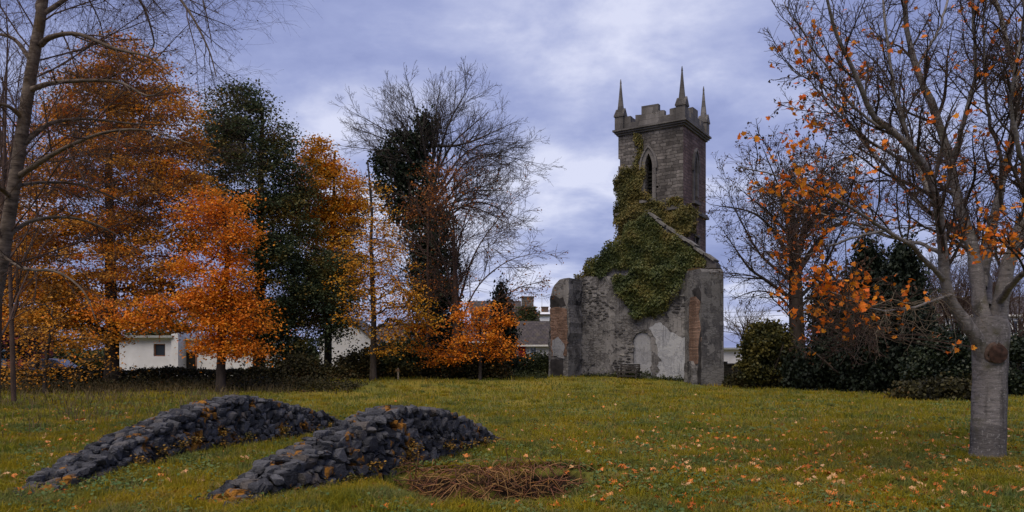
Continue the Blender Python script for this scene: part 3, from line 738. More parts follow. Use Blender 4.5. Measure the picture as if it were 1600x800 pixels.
    sq(jag([FP(859, 480, -d), FP(860, 462, -d), FP(880, 464, -d), FP(885, 478, -d)], rng, .25, .05), -d - .012, -d + .1, 'hollow_shade', M['dark_patch'], lb)  # dark plate painting the shade of a hollow above the bricks
    sq(jag([FP(860, 620, -d), FP(861, 562, -d), FP(880, 560, -d), FP(882, 620, -d)], rng, .3, .03), -d - .035, -d + .1, 'dark_strip', M['dark_patch'], lb)  # dark plate at the foot; its colour stands in for a shaded hole
    # pale render, blocked doorway, stains
    rp = jag([FP(1028, 600), FP(1026, 586), FP(1032, 578), FP(1027, 572), FP(1029, 566), FP(1035, 565), FP(1028, 556), FP(1028, 545), FP(1025, 530), FP(1019, 520), FP(1014, 512), FP(1020, 510), FP(1024, 505), FP(1034, 505), FP(1040, 511), FP(1046, 518), FP(1056, 522), FP(1066, 529), FP(1078, 524), FP(1088, 524), FP(1088, 600)], rng, .11, .028)
    recalc(cpart(MB().prism(rp, -.025, .1), 'render_patch', M['grey_render'], gw))
    da = [FP(989, 610), FP(989, 538), FP(990, 528), FP(995, 521), FP(1003, 518), FP(1011, 520), FP(1016, 527), FP(1018, 538), FP(1018.5, 610)]
    dj = [(a_ + (.10 if a_ > FP(1004, 540)[0] else -.10), z_ + (.12 if z_ > 2 else 0)) for a_, z_ in da]
    boolean(gw, [recalc(cpart(MB().prism(jag(da, rng, .2, .03), -.3, .17), 'cut', M['void']))])
    gw.data.polygons.foreach_set('use_smooth', np.zeros(len(gw.data.polygons), bool))
    recalc(cpart(MB().prism(dj, .13, .30), 'blocked_doorway', M['door_render'], gw))
    # rubble standing proud where the render has fallen away
    r2 = np.random.default_rng(90); xs, zs = FP(893, 0)[0], FP(1084, 0)[0]; placed = []; mbs = MB(); lowp = np.array(low); ex = [np.array(rp), np.array(dj)]
    for q in range(9000):
        x = r2.uniform(xs, zs); z = r2.uniform(-.1, 6.9); f_ = math.sin(x * 1.3 + 1.9 * math.sin(z * .8)) + math.sin(z * 1.5 + 1.7 * math.sin(x * 1.1 + 2)) + r2.normal(0, .25)
        if f_ < .5 or any(inside(e_, np.array([x]), np.array([z]))[0] for e_ in ex): continue
        w_ = r2.uniform(.16, .5); h_ = r2.uniform(.08, .17)
        if any(abs(x - a_) < (w_ + b_) * .5 and abs(z - c_) < (h_ + d_) * .52 for a_, c_, b_, d_ in placed[-1400:]): continue
        placed.append((x, z, w_, h_)); v_, t_ = STONES[int(r2.integers(len(STONES)))]; v_ = v_ * np.array([w_ * .6, .13, h_ * .6]); v_[:, 1] = np.clip(v_[:, 1], -.07, .07)
        an = r2.normal(0, .05); v_ = np.stack([v_[:, 0] * math.cos(an) - v_[:, 2] * math.sin(an), v_[:, 1], v_[:, 0] * math.sin(an) + v_[:, 2] * math.cos(an)], 1)
        mbs.add(v_ + np.array([x, r2.uniform(.01, .045), z]), t_)
    cpart(mbs, 'exposed_stones', M['wall_stone'], gw)
    hole = [FP(1003, 402, .2), FP(1011, 404, .2), FP(1012, 418, .2), FP(1004, 419, .2)]
    # ---- tower
    u0, u1, v0, v1 = -5.9, -1.45, .95, 5.4; ztw = 16.55; T = .62
    tw = cpart(MB().prism([(u0, -.3), (u1, -.3), (u1, ztw), (u0, ztw)], v0, v1), 'tower', [M['tower_front'], M['tower_side']]); recalc(tw)
    cut = [recalc(cpart(MB().box(((u0 + u1) / 2, (v0 + v1) / 2, 9.5), (u1 - u0 - 2 * T, v1 - v0 - 2 * T, 12.5)), 'cut', M['void']))]
    a0 = FP(1003, 310, v0); a1 = FP(1025, 231, v0); cx = (a0[0] + a1[0]) / 2
    zb, zs, za = a0[1] - .05, FP(1014, 262, v0)[1], FP(1014, 240, v0)[1]
    cut.append(recalc(cpart(MB().prism(arch(cx, .50, zb, zs, za), v0 - .3, v0 + T + .2), 'cut', M['void'])))
    sy0, sz0 = SP(1081, 322, u1); sy1, sz1 = SP(1092, 240, u1); cy = (v0 + v1) / 2
    m = MB().prism(arch(cy, .55, zb, zs, za), u1 - T - .2, u1 + .3, axis=0); cut.append(recalc(cpart(m, 'cut', M['void'])))
    wy, wz = SP(1088, 378, u1)
    cut.append(recalc(cpart(MB().box((u1, wy, wz), (2 * T + .4, .72, .62)), 'cut', M['void'])))
    cut.append(recalc(cpart(MB().prism(arch(cx, .5, zb, zs, za), v1 - T - .2, v1 + .3), 'cut', M['void'])))
    # putlog hole and chipped corner
    ph = FP(1027, 292, v0); cut.append(recalc(cpart(MB().box((ph[0], v0, ph[1]), (.16, .6, .14)), 'cut', M['void'])))
    ch = FP(966, 254, v0); cut.append(recalc(cpart(MB().box((ch[0] - .05, v0, ch[1]), (.34, .5, .5), .2), 'cut', M['void'])))
    boolean(tw, cut)
    me = tw.data
    for p in me.polygons:
        p.material_index = 1 if abs(p.normal.x) > .7 and p.center.x > u1 - .1 else 0
        p.use_smooth = False
    def window(axis, cc, face, sgn, louvre=True):
        ou = arch(cc, 1.0, zb - .1, zs + .05, za + .38); inn = arch(cc, .52, zb - .1, zs, za)
        n = len(ou); v = []
        lo, hi = (face - .09 * sgn, face + .16 * sgn)
        for t_ in (lo, hi):
            for pl in (ou, inn):
                for p in pl:
                    q = list(p); q.insert(axis, t_); v.append(q)
        f = []
        for i in range(n - 1):
            f += [[i, i + 1, n + i + 1, n + i], [2 * n + i, 3 * n + i, 3 * n + i + 1, 2 * n + i + 1], [i, 2 * n + i, 2 * n + i + 1, i + 1], [n + i, n + i + 1, 3 * n + i + 1, 3 * n + i]]
        wn = recalc(cpart(MB().add(v, f), 'window', M['dressed'], tw))
        hm = MB(); hd = arch(cc, 1.22, zs - .12, zs + .05, za + .52); hi_ = arch(cc, 1.0, zs - .12, zs + .05, za + .385)
        nn = len(hd); v = []
        for t_ in (face - .17 * sgn, face + .05 * sgn):
            for pl in (hd, hi_):
                for p in pl: q = list(p); q.insert(axis, t_); v.append(q)
        f = []
        for i in range(nn - 1):
            f += [[i, i + 1, nn + i + 1, nn + i], [2 * nn + i, 3 * nn + i, 3 * nn + i + 1, 2 * nn + i + 1], [i, 2 * nn + i, 2 * nn + i + 1, i + 1], [nn + i, nn + i + 1, 3 * nn + i + 1, 3 * nn + i]]
        recalc(cpart(hm.add(v, f), 'hood_mould', M['dressed'], tw))
        sb = MB(); c = [cc, zb - .19]; c.insert(axis, face - .06 * sgn); dm = [1.15, .18]; dm.insert(axis, .32); sb.box(c, dm); cpart(sb, 'sill', M['dressed'], tw)
        if not louvre: return
        lv = MB()
        for z in np.arange(zb + .1, zs - .1, .24):
            c = [cc, z]; c.insert(axis, face + .42 * sgn); dm = [.56, .13]; dm.insert(axis, .05); lv.box(c, dm)
        cpart(lv, 'louvre', M['void'], tw)
    window(1, cx, v0, 1); window(0, cy, u1, -1)
    fr = MB()
    for dz in (-.38, .38): fr.box((u1 + .03, wy, wz + dz), (.14, .92, .14))
    for dy in (-.41, .41): fr.box((u1 + .03, wy + dy, wz), (.14, .1, .62))
    cpart(fr, 'window', M['dressed'], tw, 'small square lower window')
    # quoins at the near corner, slightly proud
    # string course
    uc, vc, W = (u0 + u1) / 2, (v0 + v1) / 2, u1 - u0
    mb = MB(); z = 11.15
    mb.box((uc, vc, z), (W + .34, W + .34, .14)); mb.box((uc, vc, z + .13), (W + .18, W + .18, .12), taper=.965)
    # keep only the outside ring: closed slabs intersecting the hollow tower would cap it, so use four bars
    mb = MB()
    for sx_, sy_ in ((0, -1), (1, 0), (0, 1), (-1, 0)):
        L = W + .36
        if sy_: mb.box((uc, vc + sy_ * (W / 2 + .06), z), (L, .24, .16)); mb.box((uc, vc + sy_ * (W / 2 + .02), z + .15), (L - .14, .14, .14))
        else: mb.box((uc + sx_ * (W / 2 + .062), vc, z - .003), (.24, W - .06, .16)); mb.box((uc + sx_ * (W / 2 + .022), vc, z + .147), (.14, W - .04, .14))
    cpart(mb, 'string_course', M['dressed'], tw)
    mb = MB(); zc = ztw + .0
    for k, (pr, zz, hh) in enumerate(((.10, zc - .14, .12), (.20, zc - .02, .12), (.30, zc + .10, .12))):
        mb.box((uc, vc, zz), (W + 2 * pr, W + 2 * pr, hh - .004))
    cpart(mb, 'cornice', M['dressed'], tw)
    # battlements: stepped to a tall middle merlon
    zp = zc + .16
    def para(a0, a1, axis, at, nm):
        L = a1 - a0; prof = [(0, .62), (.085, .62), (.085, .82), (.20, .82), (.20, .42), (.275, .42), (.275, .80), (.37, .80), (.37, 1.28), (.63, 1.28), (.63, .78), (.72, .78), (.72, .45), (.80, .45), (.80, .84), (.915, .84), (.915, .62), (1, .62)]
        pl = [(a0, zp)] + [(a0 + t_ * L, zp + h + rng.normal(0, .02)) for t_, h in prof] + [(a1, zp)]
        return recalc(cpart(MB().prism(pl, at - .17, at + .17, axis=axis), nm, M['dressed'], tw))
    o_ = .02
    para(u0, u1, 1, v0 + .14, 'battlement'); para(u0, u1, 1, v1 - .14, 'battlement')
    para(v0 + .32, v1 - .32, 0, u1 - .14, 'battlement'); para(v0 + .32, v1 - .32, 0, u0 + .14, 'battlement')
    rf = MB().box((uc, vc, zp + .03), (W - .7, W - .7, .08)); cpart(rf, 'roof', M['void'], tw)
    def pinnacle(x, y, broken=False):
        mb = MB(); mb.box((x, y, zp + .42), (.60, .60, .90)); mb.box((x, y, zp + .91), (.70, .70, .09))
        # gablets
        for ax in (0, 1):
            pl = [((y, x)[ax] - .36, zp + .96), ((y, x)[ax], zp + 1.46), ((y, x)[ax] + .36, zp + .96)]
            mb.prism(pl, (x, y)[ax] - .34 + .002 * ax, (x, y)[ax] + .34 - .002 * ax, axis=ax)
        p = recalc(cpart(mb, 'pinnacle', M['dressed'], tw))
        if broken: return
        k = 8; a = np.arange(k) / k * 2 * np.pi + np.pi / 8; v = []
        for r, z in ((.235, zp + 1.02), (.225, zp + 1.25), (.115, zp + 2.35), (.05, zp + 3.1), (.062, zp + 3.14), (.02, zp + 3.42)):
            v += [(x + r * math.cos(t_), y + r * math.sin(t_), z) for t_ in a]
        f = [[i * k + j, i * k + (j + 1) % k, (i + 1) * k + (j + 1) % k, (i + 1) * k + j] for i in range(5) for j in range(k)] + [list(range(5 * k, 6 * k))]
        recalc(cpart(MB().add(v, f), 'spire', M['dressed'], tw))
    q = .12
    pinnacle(u0 + q, v0 + q); pinnacle(u1 - q, v0 + q); pinnacle(u1 - q, v1 - q); pinnacle(u0 + q, v1 - q, True)
build_church()

# ---- ivy on the church
def inside(poly, x, y):
    r = np.zeros(len(x), bool); n = len(poly)
    for i in range(n):
        (x0, y0), (x1, y1) = poly[i], poly[(i + 1) % n]
        c = ((y0 > y) != (y1 > y)) & (x < (x1 - x0) * (y - y0) / (y1 - y0 + 1e-12) + x0); r ^= c
    return r

def ivy_sheet(mb, polypx, plane, n, size, rng, thick=.45, axis=1, edge=.12):
    """leaves over a traced patch of the wall plane; depth bulges in clumps"""
    pl = [FP(*p, plane) if axis == 1 else SP(*p, plane) for p in polypx]
    pl = np.array(pl); lo, hi = pl.min(0), pl.max(0)
    x = rng.uniform(lo[0] - .1, hi[0] + .1, n * 3); z = rng.uniform(lo[1] - .1, hi[1] + .1, n * 3)
    wx = x + .22 * np.sin(z * 3.1 + 1.5 * np.sin(x * 2.3)) + rng.normal(0, edge, len(x)); wz = z + .18 * np.sin(x * 3.7 + z) + rng.normal(0, edge, len(x))
    k = inside(pl, wx, wz); x, z = x[k][:n], z[k][:n]
    bl = .5 + .25 * np.sin(x * 2.9 + 2 * np.sin(z * 2.1)) + .25 * np.sin(z * 3.7 + 2 * np.sin(x * 1.7))
    fine = .5 + .5 * np.sin(x * 9 + 3 * np.sin(z * 7)) * np.sin(z * 8 + 2 * np.sin(x * 6))
    dep = thick * (.15 + .6 * bl + .25 * fine) * rng.uniform(.45, 1.05, len(x))
    if axis == 1: C = np.stack([x, plane - dep, z], 1); nrm = np.array([0, -1.0, .55]) 
    else: C = np.stack([plane + dep, x, z], 1); nrm = np.array([1.0, 0, .55])
    leaves(mb, to_world(C), size, rng, np.array([[0, 0, 0], [.42, .2, .04], [.3, .6, .05], [0, 1, -.12], [-.3, .6, .05], [-.42, .2, .04]]), axis=np.array([0, 0, -1.0]), nrm=(to_world(nrm) - to_world(np.zeros(3))) * .9)

def church_ivy():
    rng = np.random.default_rng(31)
    g = [(900, 433), (930, 405), (960, 380), (988, 351), (1008, 337), (1026, 347), (1040, 360), (1060, 371), (1076, 388), (1094, 396), (1102, 409), (1086, 418), (1075, 424), (1060, 432), (1050, 452), (1040, 470), (1034, 488), (1018, 496), (1000, 492), (990, 480), (972, 470), (961, 458), (962, 440), (972, 430), (985, 425), (978, 412), (960, 420), (945, 430), (925, 432)]
    mb = MB(); ivy_sheet(mb, g, .16, 32000, .105, rng, .34, edge=.10)
    g2 = [(972, 432), (1000, 420), (1040, 418), (1085, 420), (1070, 428), (1052, 452), (1036, 482), (1018, 496), (998, 490), (975, 470), (961, 455)]
    ivy_sheet(mb, g2, 0., 17000, .115, rng, .62, edge=.14)
    th = thing('ivy', 'dark green ivy mat hanging over the gable in a pointed tongue', 'ivy', to_world([-3.7, -.1, 0]))
    mb.build('foliage', M['leaf_ivy'], th)
    n = 16; S = to_world(np.stack([rng.uniform(-5.5, -2, n), np.full(n, -.05), rng.uniform(4.6, 6.2, n)], 1))
    pts = grow(S, np.tile([0, 0, 1.0], (n, 1)), rng.uniform(1, 2.6, n), 9, .12, np.array([0, 0, .05]), rng)
    tubes(MB(), pts, taper(rng.uniform(.02, .035, n), .01, 9), 5).build('stem', M['bark_dark'], th) if False else None
    t1 = [(964, 385), (962, 330), (964, 300), (966, 282), (972, 266), (984, 260), (1000, 262), (1004, 280), (1006, 300), (1010, 318), (1024, 318), (1030, 314), (1036, 324), (1060, 326), (1080, 324), (1080, 345), (1078, 362), (1062, 370), (1040, 362), (1020, 348), (1010, 340), (985, 360)]
    mb = MB(); ivy_sheet(mb, t1, .95, 23000, .10, rng, .42, edge=.13)
    ivy_sheet(mb, [(996, 262), (992, 238), (998, 206), (1003, 210), (1003, 262)], .95, 350, .13, rng, .18)
    ivy_sheet(mb, [(1066, 322), (1082, 326), (1084, 345), (1080, 362), (1066, 366)], -1.45, 1600, .16, rng, .5, axis=0)
    ivy_sheet(mb, [(1042, 312), (1062, 312), (1066, 318), (1040, 318)], .95, 300, .13, rng, .3)
    th = thing('ivy', 'olive brown ivy climbing the left half of the tower and its ledge', 'ivy', to_world([-4.5, .9, 0]))
    mb.build('foliage', M['leaf_ivy_tower'], th)
    mb = MB(); n = 60
    x, z = FP(1012, 166, .95); C = to_world([x + .55, 1.1, 17.3])
    S = np.tile(C, (n, 1)) + rng.normal(0, .04, (n, 3)); tubes(mb, grow(S, rng.normal(0, .5, (n, 3)) + [0, 0, 1], rng.uniform(.25, .5, n), 5, .15, 0, rng), taper(np.full(n, .01), .006, 5), 3)
    tag(mb.build('wall_plant', M['leaf_laurel']), 'tiny tuft of weed rooted on the tower battlement', 'plant')
church_ivy()

def bench():
    wd = plain('bench_wood', (.035, .030, .028), .75, .4, 9, .35, .3); tp = plain('bench_top', (.22, .22, .23), .6, .2, 9, .4)
    x, z = FP(982, 590, -.75); z = float(gz(*to_world([x, -.75, 0])[:2])) ; w_ = to_world([x, -.75, z])
    th = thing('garden_bench', 'dark weathered slatted bench against the foot of the church wall', 'bench', w_, -TH)
    def b(name, boxes, m):
        mb = MB()
        for c, d in boxes: mb.box(c, d)
        return mb.build(name, m, th, False, False)
    L = 1.36
    b('backrest', [((0, .26, .60), (L, .04, .09)), ((0, .265, .74), (L, .04, .09)), ((0, .27, .86), (L, .04, .09))], wd)
    b('top_rail', [((.08, .27, .925), (L - .2, .10, .035))], tp)
    b('seat', [((0, y, .44), (L, .095, .04)) for y in (-.24, -.12, 0, .12)] + [((0, -.285, .39), (L, .03, .07))], wd)
    for sx_ in (-1, 1):
        b('leg', [((sx_ * (L / 2 - .06), -.24, .21), (.08, .08, .42))], wd); b('leg', [((sx_ * (L / 2 - .06), .24, .44), (.08, .08, .88))], wd)
        b('armrest', [((sx_ * (L / 2 - .02), -.02, .64), (.09, .56, .05)), ((sx_ * (L / 2 - .02), -.26, .53), (.07, .07, .18))], wd)
    b('stretcher', [((0, -.24, .16), (L - .2, .05, .07))], wd)
bench()

def stake():
    p = P(622, 606, 42); z = float(gz(p[0], p[1])); th = thing('wooden_stake', 'short pale wooden stake standing alone on the far lawn', 'stake', (p[0], p[1], z))
    m = plain('stake_wood', (.34, .27, .17), .8, .3, 12, bump=.3)
    mb = MB(); mb.box((0, 0, .24), (.09, .08, .62), .3); mb.box((0, 0, .59), (.09, .08, .08), .3, taper=.4); o = mb.build('post', m, th, False, False)
    mb = MB(); mb.box((-.03, -.06, .5), (.22, .02, .13), .1); mb.build('tag_board', plain('tag_board', (.22, .13, .06), .8, .3, 12), th, False, False)
stake()
# ------------------------------------------------------------------ houses behind the churchyard
M['white_wall'] = plain('white_wall', (.62, .64, .70), .85, .10, 1.2, bump=.15)
M['cream_wall'] = plain('cream_wall', (.60, .61, .66), .85, .10, 1.5, bump=.15)
M['grey_wall'] = plain('grey_wall', (.20, .20, .21), .9, .2, 1.5, bump=.3)
M['trim_white'] = plain('trim_white', (.72, .72, .72), .5, .05)
M['fascia'] = plain('fascia', (.30, .32, .33), .5, .1)
M['glass'] = plain('glass', (.035, .045, .06), .08, .1, 2, .6)
M['glass_bright'] = plain('glass_bright', (.16, .20, .26), .1, .1, 2, .6)
M['red_door'] = plain('red_door', (.34, .02, .025), .5, .1)
M['dark_opening'] = plain('dark_opening', (.015, .013, .012), .9, .2)
M['terracotta'] = plain('terracotta', (.26, .12, .08), .8, .2)
M['chimney_brick'] = masonry('chimney_brick', (.13, .08, .06), (.24, .17, .13), (.14, .12, .11), .23, .085, .4)
M['house_stone'] = masonry('house_stone', (.13, .12, .11), (.24, .22, .19), (.12, .11, .10), .45, .2, .5)
def slate(name, c1, c2):
    t = NT(name); co = t.co()
    b = t.n('TexBrick', Vector=t.mapv(co, (1, 1, 1)), Color1=c1, Color2=c2, Mortar=tuple(k * .4 for k in c1), Scale=1., Mortar__Size=.015, Brick__Width=.3, Row__Height=.22)
    s = t.n('SeparateXYZ', Vector=co); v = t.n('CombineXYZ', X=s.outputs[0], Y=t.math('MULTIPLY', s.outputs[2], 1.2), Z=0.); t.put(b.inputs['Vector'], v)
    c = t.mix(t.ramp(t.noise(co, 2, 5), [(.45, 0.), (.7, .5)]), b.outputs[0], (.10, .085, .05))
    return t.done(c, .7, t.bump(t.math('MULTIPLY', b.outputs[1], -1.), .5, .02), .3)
M['slate'] = slate('slate', (.045, .042, .05), (.085, .075, .085))
M['slate_brown'] = slate('slate_brown', (.036, .03, .032), (.07, .058, .06))

def house_thing(name, label, cat, x, y):
    return thing(name, label, cat, (x, y, float(gz(x, y)) - .05))
def win(th, x, z, w_, h, y, frame='trim_white', glass='glass', mull=1, name='window'):
    mb = MB(); f = .07
    mb.box((x, y, z + h / 2 - f / 2), (w_, .09, f)); mb.box((x, y, z - h / 2 + f / 2), (w_, .09, f))
    for sx_ in (-1, 1): mb.box((x + sx_ * (w_ / 2 - f / 2), y, z), (f, .09, h - 2 * f))
    for k in range(mull): mb.box((x + (k + 1) * w_ / (mull + 1) - w_ / 2, y, z), (.05, .07, h - 2 * f))
    o = mb.build(name, M[frame], th)
    MB().box((x, y + .02, z), (w_ - 2 * f, .02, h - 2 * f)).build('pane', M[glass], o)
    MB().box((x, y - .06, z - h / 2 - .04), (w_ + .16, .16, .07)).build('sill', M[frame], o)
    return o
def gable_roof(th, x0, x1, y0, y1, ze, zr, mat, ov=.25, mb=None):
    """ridge along x"""
    ym = (y0 + y1) / 2; t_ = .14
    pl = [(y0 - ov, ze - .12), (ym, zr), (y1 + ov, ze - .12), (y1 + ov, ze - .12 + t_), (ym, zr + t_), (y0 - ov, ze - .12 + t_)]
    m = MB().prism(pl, x0 - ov * .6, x1 + ov * .6, axis=0)
    return recalc(m.build('roof', M[mat], th))

# white flat-roofed bungalow behind the hedge on the left
def bungalow():
    Y = 56.; x0, xa, x1 = P(176, 0, Y)[0], P(270, 0, Y)[0], P(425, 0, Y)[0]; zt = P(0, 528, Y)[2]
    th = house_thing('bungalow', 'white flat roofed bungalow with one small square window behind the hedge', 'house', (x0 + x1) / 2, Y)
    wx, wz = P(249, 547, Y)[0], P(0, 547, Y)[2]
    wl = MB()
    ww, wh = .86, .92
    wl.prism([(x0, -.3), (xa, -.3), (xa, zt), (x0, zt)], Y, Y + 6)
    o = wl.build('wall', M['white_wall'], th); recalc(o)
    c = recalc(MB().box((wx, Y, wz), (ww, .5, wh)).build('cut', M['white_wall'], th)); boolean(o, [c])
    win(th, wx, wz, ww - .01, wh - .01, Y + .17, 'terracotta', 'glass', 0)
    MB().box(((x0 + xa) / 2, Y + 2.8, zt + .09), (xa - x0 + .3, 6.4, .17)).build('roof', M['fascia'], th)
    MB().prism([(xa + .003, -.3), (xa + .5, -.3), (xa + .5, zt + .5), (xa + .003, zt + .5)], Y - .25, Y + 6).build('pier', M['white_wall'], th)
    MB().prism([(xa + .5, -.3), (x1, -.3), (x1, zt - .15), (xa + .5, zt - .15)], Y + 1.2, Y + 6).build('wing', M['white_wall'], th)
    MB().box(((xa + .5 + x1) / 2, Y + 3.4, zt - .06), (x1 - xa - .5, 5, .17)).build('wing_roof', M['fascia'], th)
    dx = P(295, 0, Y + 1.2)[0]
    d = MB().box((dx, Y + 1.19, 1.05), (1.05, .06, 2.1)).build('door', M['dark_opening'], th)
    m = MB(); m.box((dx - .57, Y + 1.17, 1.05), (.08, .1, 2.1)); m.box((dx + .57, Y + 1.17, 1.05), (.08, .1, 2.1)); m.box((dx, Y + 1.17, 2.14), (1.22, .1, .08)); m.build('frame', M['terracotta'], d)
bungalow()

def white_gable():
    Y = 58.; x0, x1 = P(499, 0, Y)[0], P(582, 0, Y)[0]; ze = P(0, 530, Y)[2]; zr = P(0, 498, Y)[2]; xm = (x0 + x1) / 2
    th = house_thing('white_shed', 'windowless white gable end half hidden by amber leaves', 'house', xm, Y)
    recalc(MB().prism([(x0, -.3), (x1, -.3), (x1, ze), (xm, zr), (x0, ze)], Y, Y + 7).build('wall', M['white_wall'], th))
    recalc(MB().prism([(x0 - .25, ze - .18), (xm, zr + .05), (x1 + .25, ze - .18), (x1 + .25, ze - .02), (xm, zr + .21), (x0 - .25, ze - .02)], Y - .15, Y + 7.2).build('roof', M['slate'], th))
white_gable()

def long_cottage():
    Y = 62.; x0, x1 = P(585, 0, Y)[0], P(790, 0, Y)[0]; ze = P(0, 533, Y)[2]; zr = P(0, 508, Y + 2.5)[2]
    th = house_thing('grey_cottage', 'low grey cottage with slate roof and white gutter behind the bare trees', 'house', (x0 + x1) / 2, Y)
    recalc(MB().prism([(Y, -.3), (Y + 5.4, -.3), (Y + 5.4, ze), (Y + 2.7, zr - .1), (Y, ze)], x0, x1, axis=0).build('wall', M['grey_wall'], th))
    gable_roof(th, x0, x1, Y, Y + 5.4, ze, zr, 'slate')
    MB().box(((x0 + x1) / 2, Y - .3, ze - .08), (x1 - x0 + .3, .12, .13)).build('gutter', M['trim_white'], th)
    for px in (642, 690, 742): win(th, P(px, 0, Y)[0], ze - 1.05, .9, 1.0, Y - .02)
long_cottage()

def red_door_cottage():
    Y = 65.; x0, x1 = P(791, 0, Y)[0], P(905, 0, Y)[0]; g = float(gz(-2, Y)); ze = P(0, 539, Y)[2]; zr = P(0, 504, Y + 3.2)[2]
    th = house_thing('white_cottage', 'white cottage with red door and brown slate roof beside the church', 'house', (x0 + x1) / 2, Y)
    recalc(MB().prism([(Y, -.3), (Y + 6.4, -.3), (Y + 6.4, ze), (Y + 3.2, zr - .1), (Y, ze)], x0, x1, axis=0).build('wall', M['cream_wall'], th))
    gable_roof(th, x0, x1, Y, Y + 6.4, ze, zr, 'slate_brown')
    MB().box(((x0 + x1) / 2, Y - .3, ze - .06), (x1 - x0 + .3, .12, .14)).build('gutter', M['trim_white'], th)
    zc = P(0, 550, Y)[2]
    d = MB().box((P(815.5, 0, Y)[0], Y - .02, g + 1.1), (.62, .08, 2.4)).build('door', M['red_door'], th)
    MB().box((P(815.5, 0, Y)[0] + .22, Y - .08, g + 1.05), (.05, .05, .14)).build('handle', M['trim_white'], d)
    win(th, P(803, 0, Y)[0], zc, .5, 1.0, Y - .02, 'trim_white', 'glass_bright', 0); win(th, P(833, 0, Y)[0], zc, .62, .95, Y - .02, 'trim_white', 'glass_bright', 1)
    x = P(870, 0, Y)[0]; win(th, x, zc, .6, .95, Y - .02)
red_door_cottage()

def oil_tank():
    Y = 63.; x = P(851, 0, Y)[0]; z = float(gz(x, Y)); th = thing('oil_tank', 'small dark box tank standing by the white cottage wall', 'tank', (x, Y, z))
    m = plain('tank_dark', (.02, .022, .026), .5, .2)
    mb = MB(); mb.box((0, 0, .75), (.75, .6, 1.3), taper=.96); mb.build('tank', m, th, False, False)
    MB().box((.1, 0, 1.44), (.2, .2, .1)).build('lid', m, th, False, False)
    MB().box((0, 0, .05), (.9, .75, .12)).build('base', M['grey_wall'], th, False, False)
oil_tank()

def stone_house():
    Y = 78.; x0, x1 = P(735, 0, Y)[0], P(848, 0, Y)[0]; xg0 = P(796, 0, Y)[0]
    th = house_thing('stone_house', 'tall old stone house with ivy stained gable and square chimney stack', 'house', (x0 + x1) / 2, Y)
    ze = P(0, 512, Y)[2]; zr = P(0, 478, Y)[2]; xr = P(838, 0, Y)[0]
    poly = [(xg0, -.3), (x1, -.3), (x1, ze), (xr, P(0, 484, Y)[2]), (P(832, 0, Y)[0], zr), (P(814, 0, Y)[0], zr), (xg0, ze + .3)]
    recalc(MB().prism(poly, Y, Y + 5).build('wall', M['house_stone'], th))
    xb = P(815, 0, Y)[0]; zb = P(0, 469, Y)[2]
    recalc(MB().prism([(x0, -.3), (xb - .003, -.3), (xb - .003, zb - 1.2), (x0, zb - 1.2)], Y + 1.0, Y + 5).build('wing', M['house_stone'], th))
    recalc(MB().prism([(Y + .8, zb - 1.3), (Y + 3, zb), (Y + 5.2, zb - 1.3), (Y + 5.2, zb - 1.15), (Y + 3, zb + .15), (Y + .8, zb - 1.15)], x0 - .2, xb - .01, axis=0).build('roof', M['slate_brown'], th))
    a, b = P(815, 0, Y)[0], P(834, 0, Y)[0]; zc0, zc1 = zr - .2, P(0, 464, Y)[2]
    c = MB(); c.box(((a + b) / 2, Y + 1.2, (zc0 + zc1) / 2), (b - a, 1.1, zc1 - zc0)); c.box(((a + b) / 2, Y + 1.2, zc1 + .06), (b - a + .14, 1.24, .14)); c.build('chimney', M['house_stone'], th)
    # vine on the gable
    rng = np.random.default_rng(2); n = 1400; mb = MB()
    pts = np.stack([np.clip(rng.normal((a + b) / 2, .55, n), a - .6, b + .6), Y - rng.uniform(.03, .2, n), rng.uniform(ze - .5, zr - .1, n)], 1)
    leaves(mb, pts, .22, rng, RHOMB, nrm=np.array([0, -1., .4])); tag(mb.build('ivy', M['leaf_shrub_green']), 'olive creeper on the far stone house below its chimney', 'ivy')
stone_house()

def far_white_house():
    Y = 98.; x0, x1 = P(843, 0, Y)[0], P(905, 0, Y)[0]; ze = P(0, 492, Y)[2]; zr = P(0, 478, Y + 3)[2]
    th = house_thing('white_house', 'distant tall white house with chimney glimpsed left of the church', 'house', (x0 + x1) / 2, Y)
    recalc(MB().prism([(Y, -.3), (Y + 7, -.3), (Y + 7, ze), (Y + 3.5, zr - .1), (Y, ze)], x0, x1, axis=0).build('wall', M['white_wall'], th))
    gable_roof(th, x0, x1, Y, Y + 7, ze, ze + .6, 'slate')
    xc = P(852, 0, Y)[0]; c = MB(); c.box((xc, Y + 1.5, ze + .45), (.9, .7, 1.2)); c.box((xc, Y + 1.5, ze + 1.1), (1.0, .8, .12)); ch = c.build('chimney', M['chimney_brick'], th)
    q = MB(); xa = P(847.5, 0, Y)[0]
    q.box((xa, Y + 1.5, ze + 1.3), (.05, .05, 3.2))
    for k in range(3): q.box((xa + .1, Y + 1.5, ze + 2.2 + .3 * k), (.9 - .2 * k, .04, .04))
    q.build('aerial', M['fascia'], th)
far_white_house()

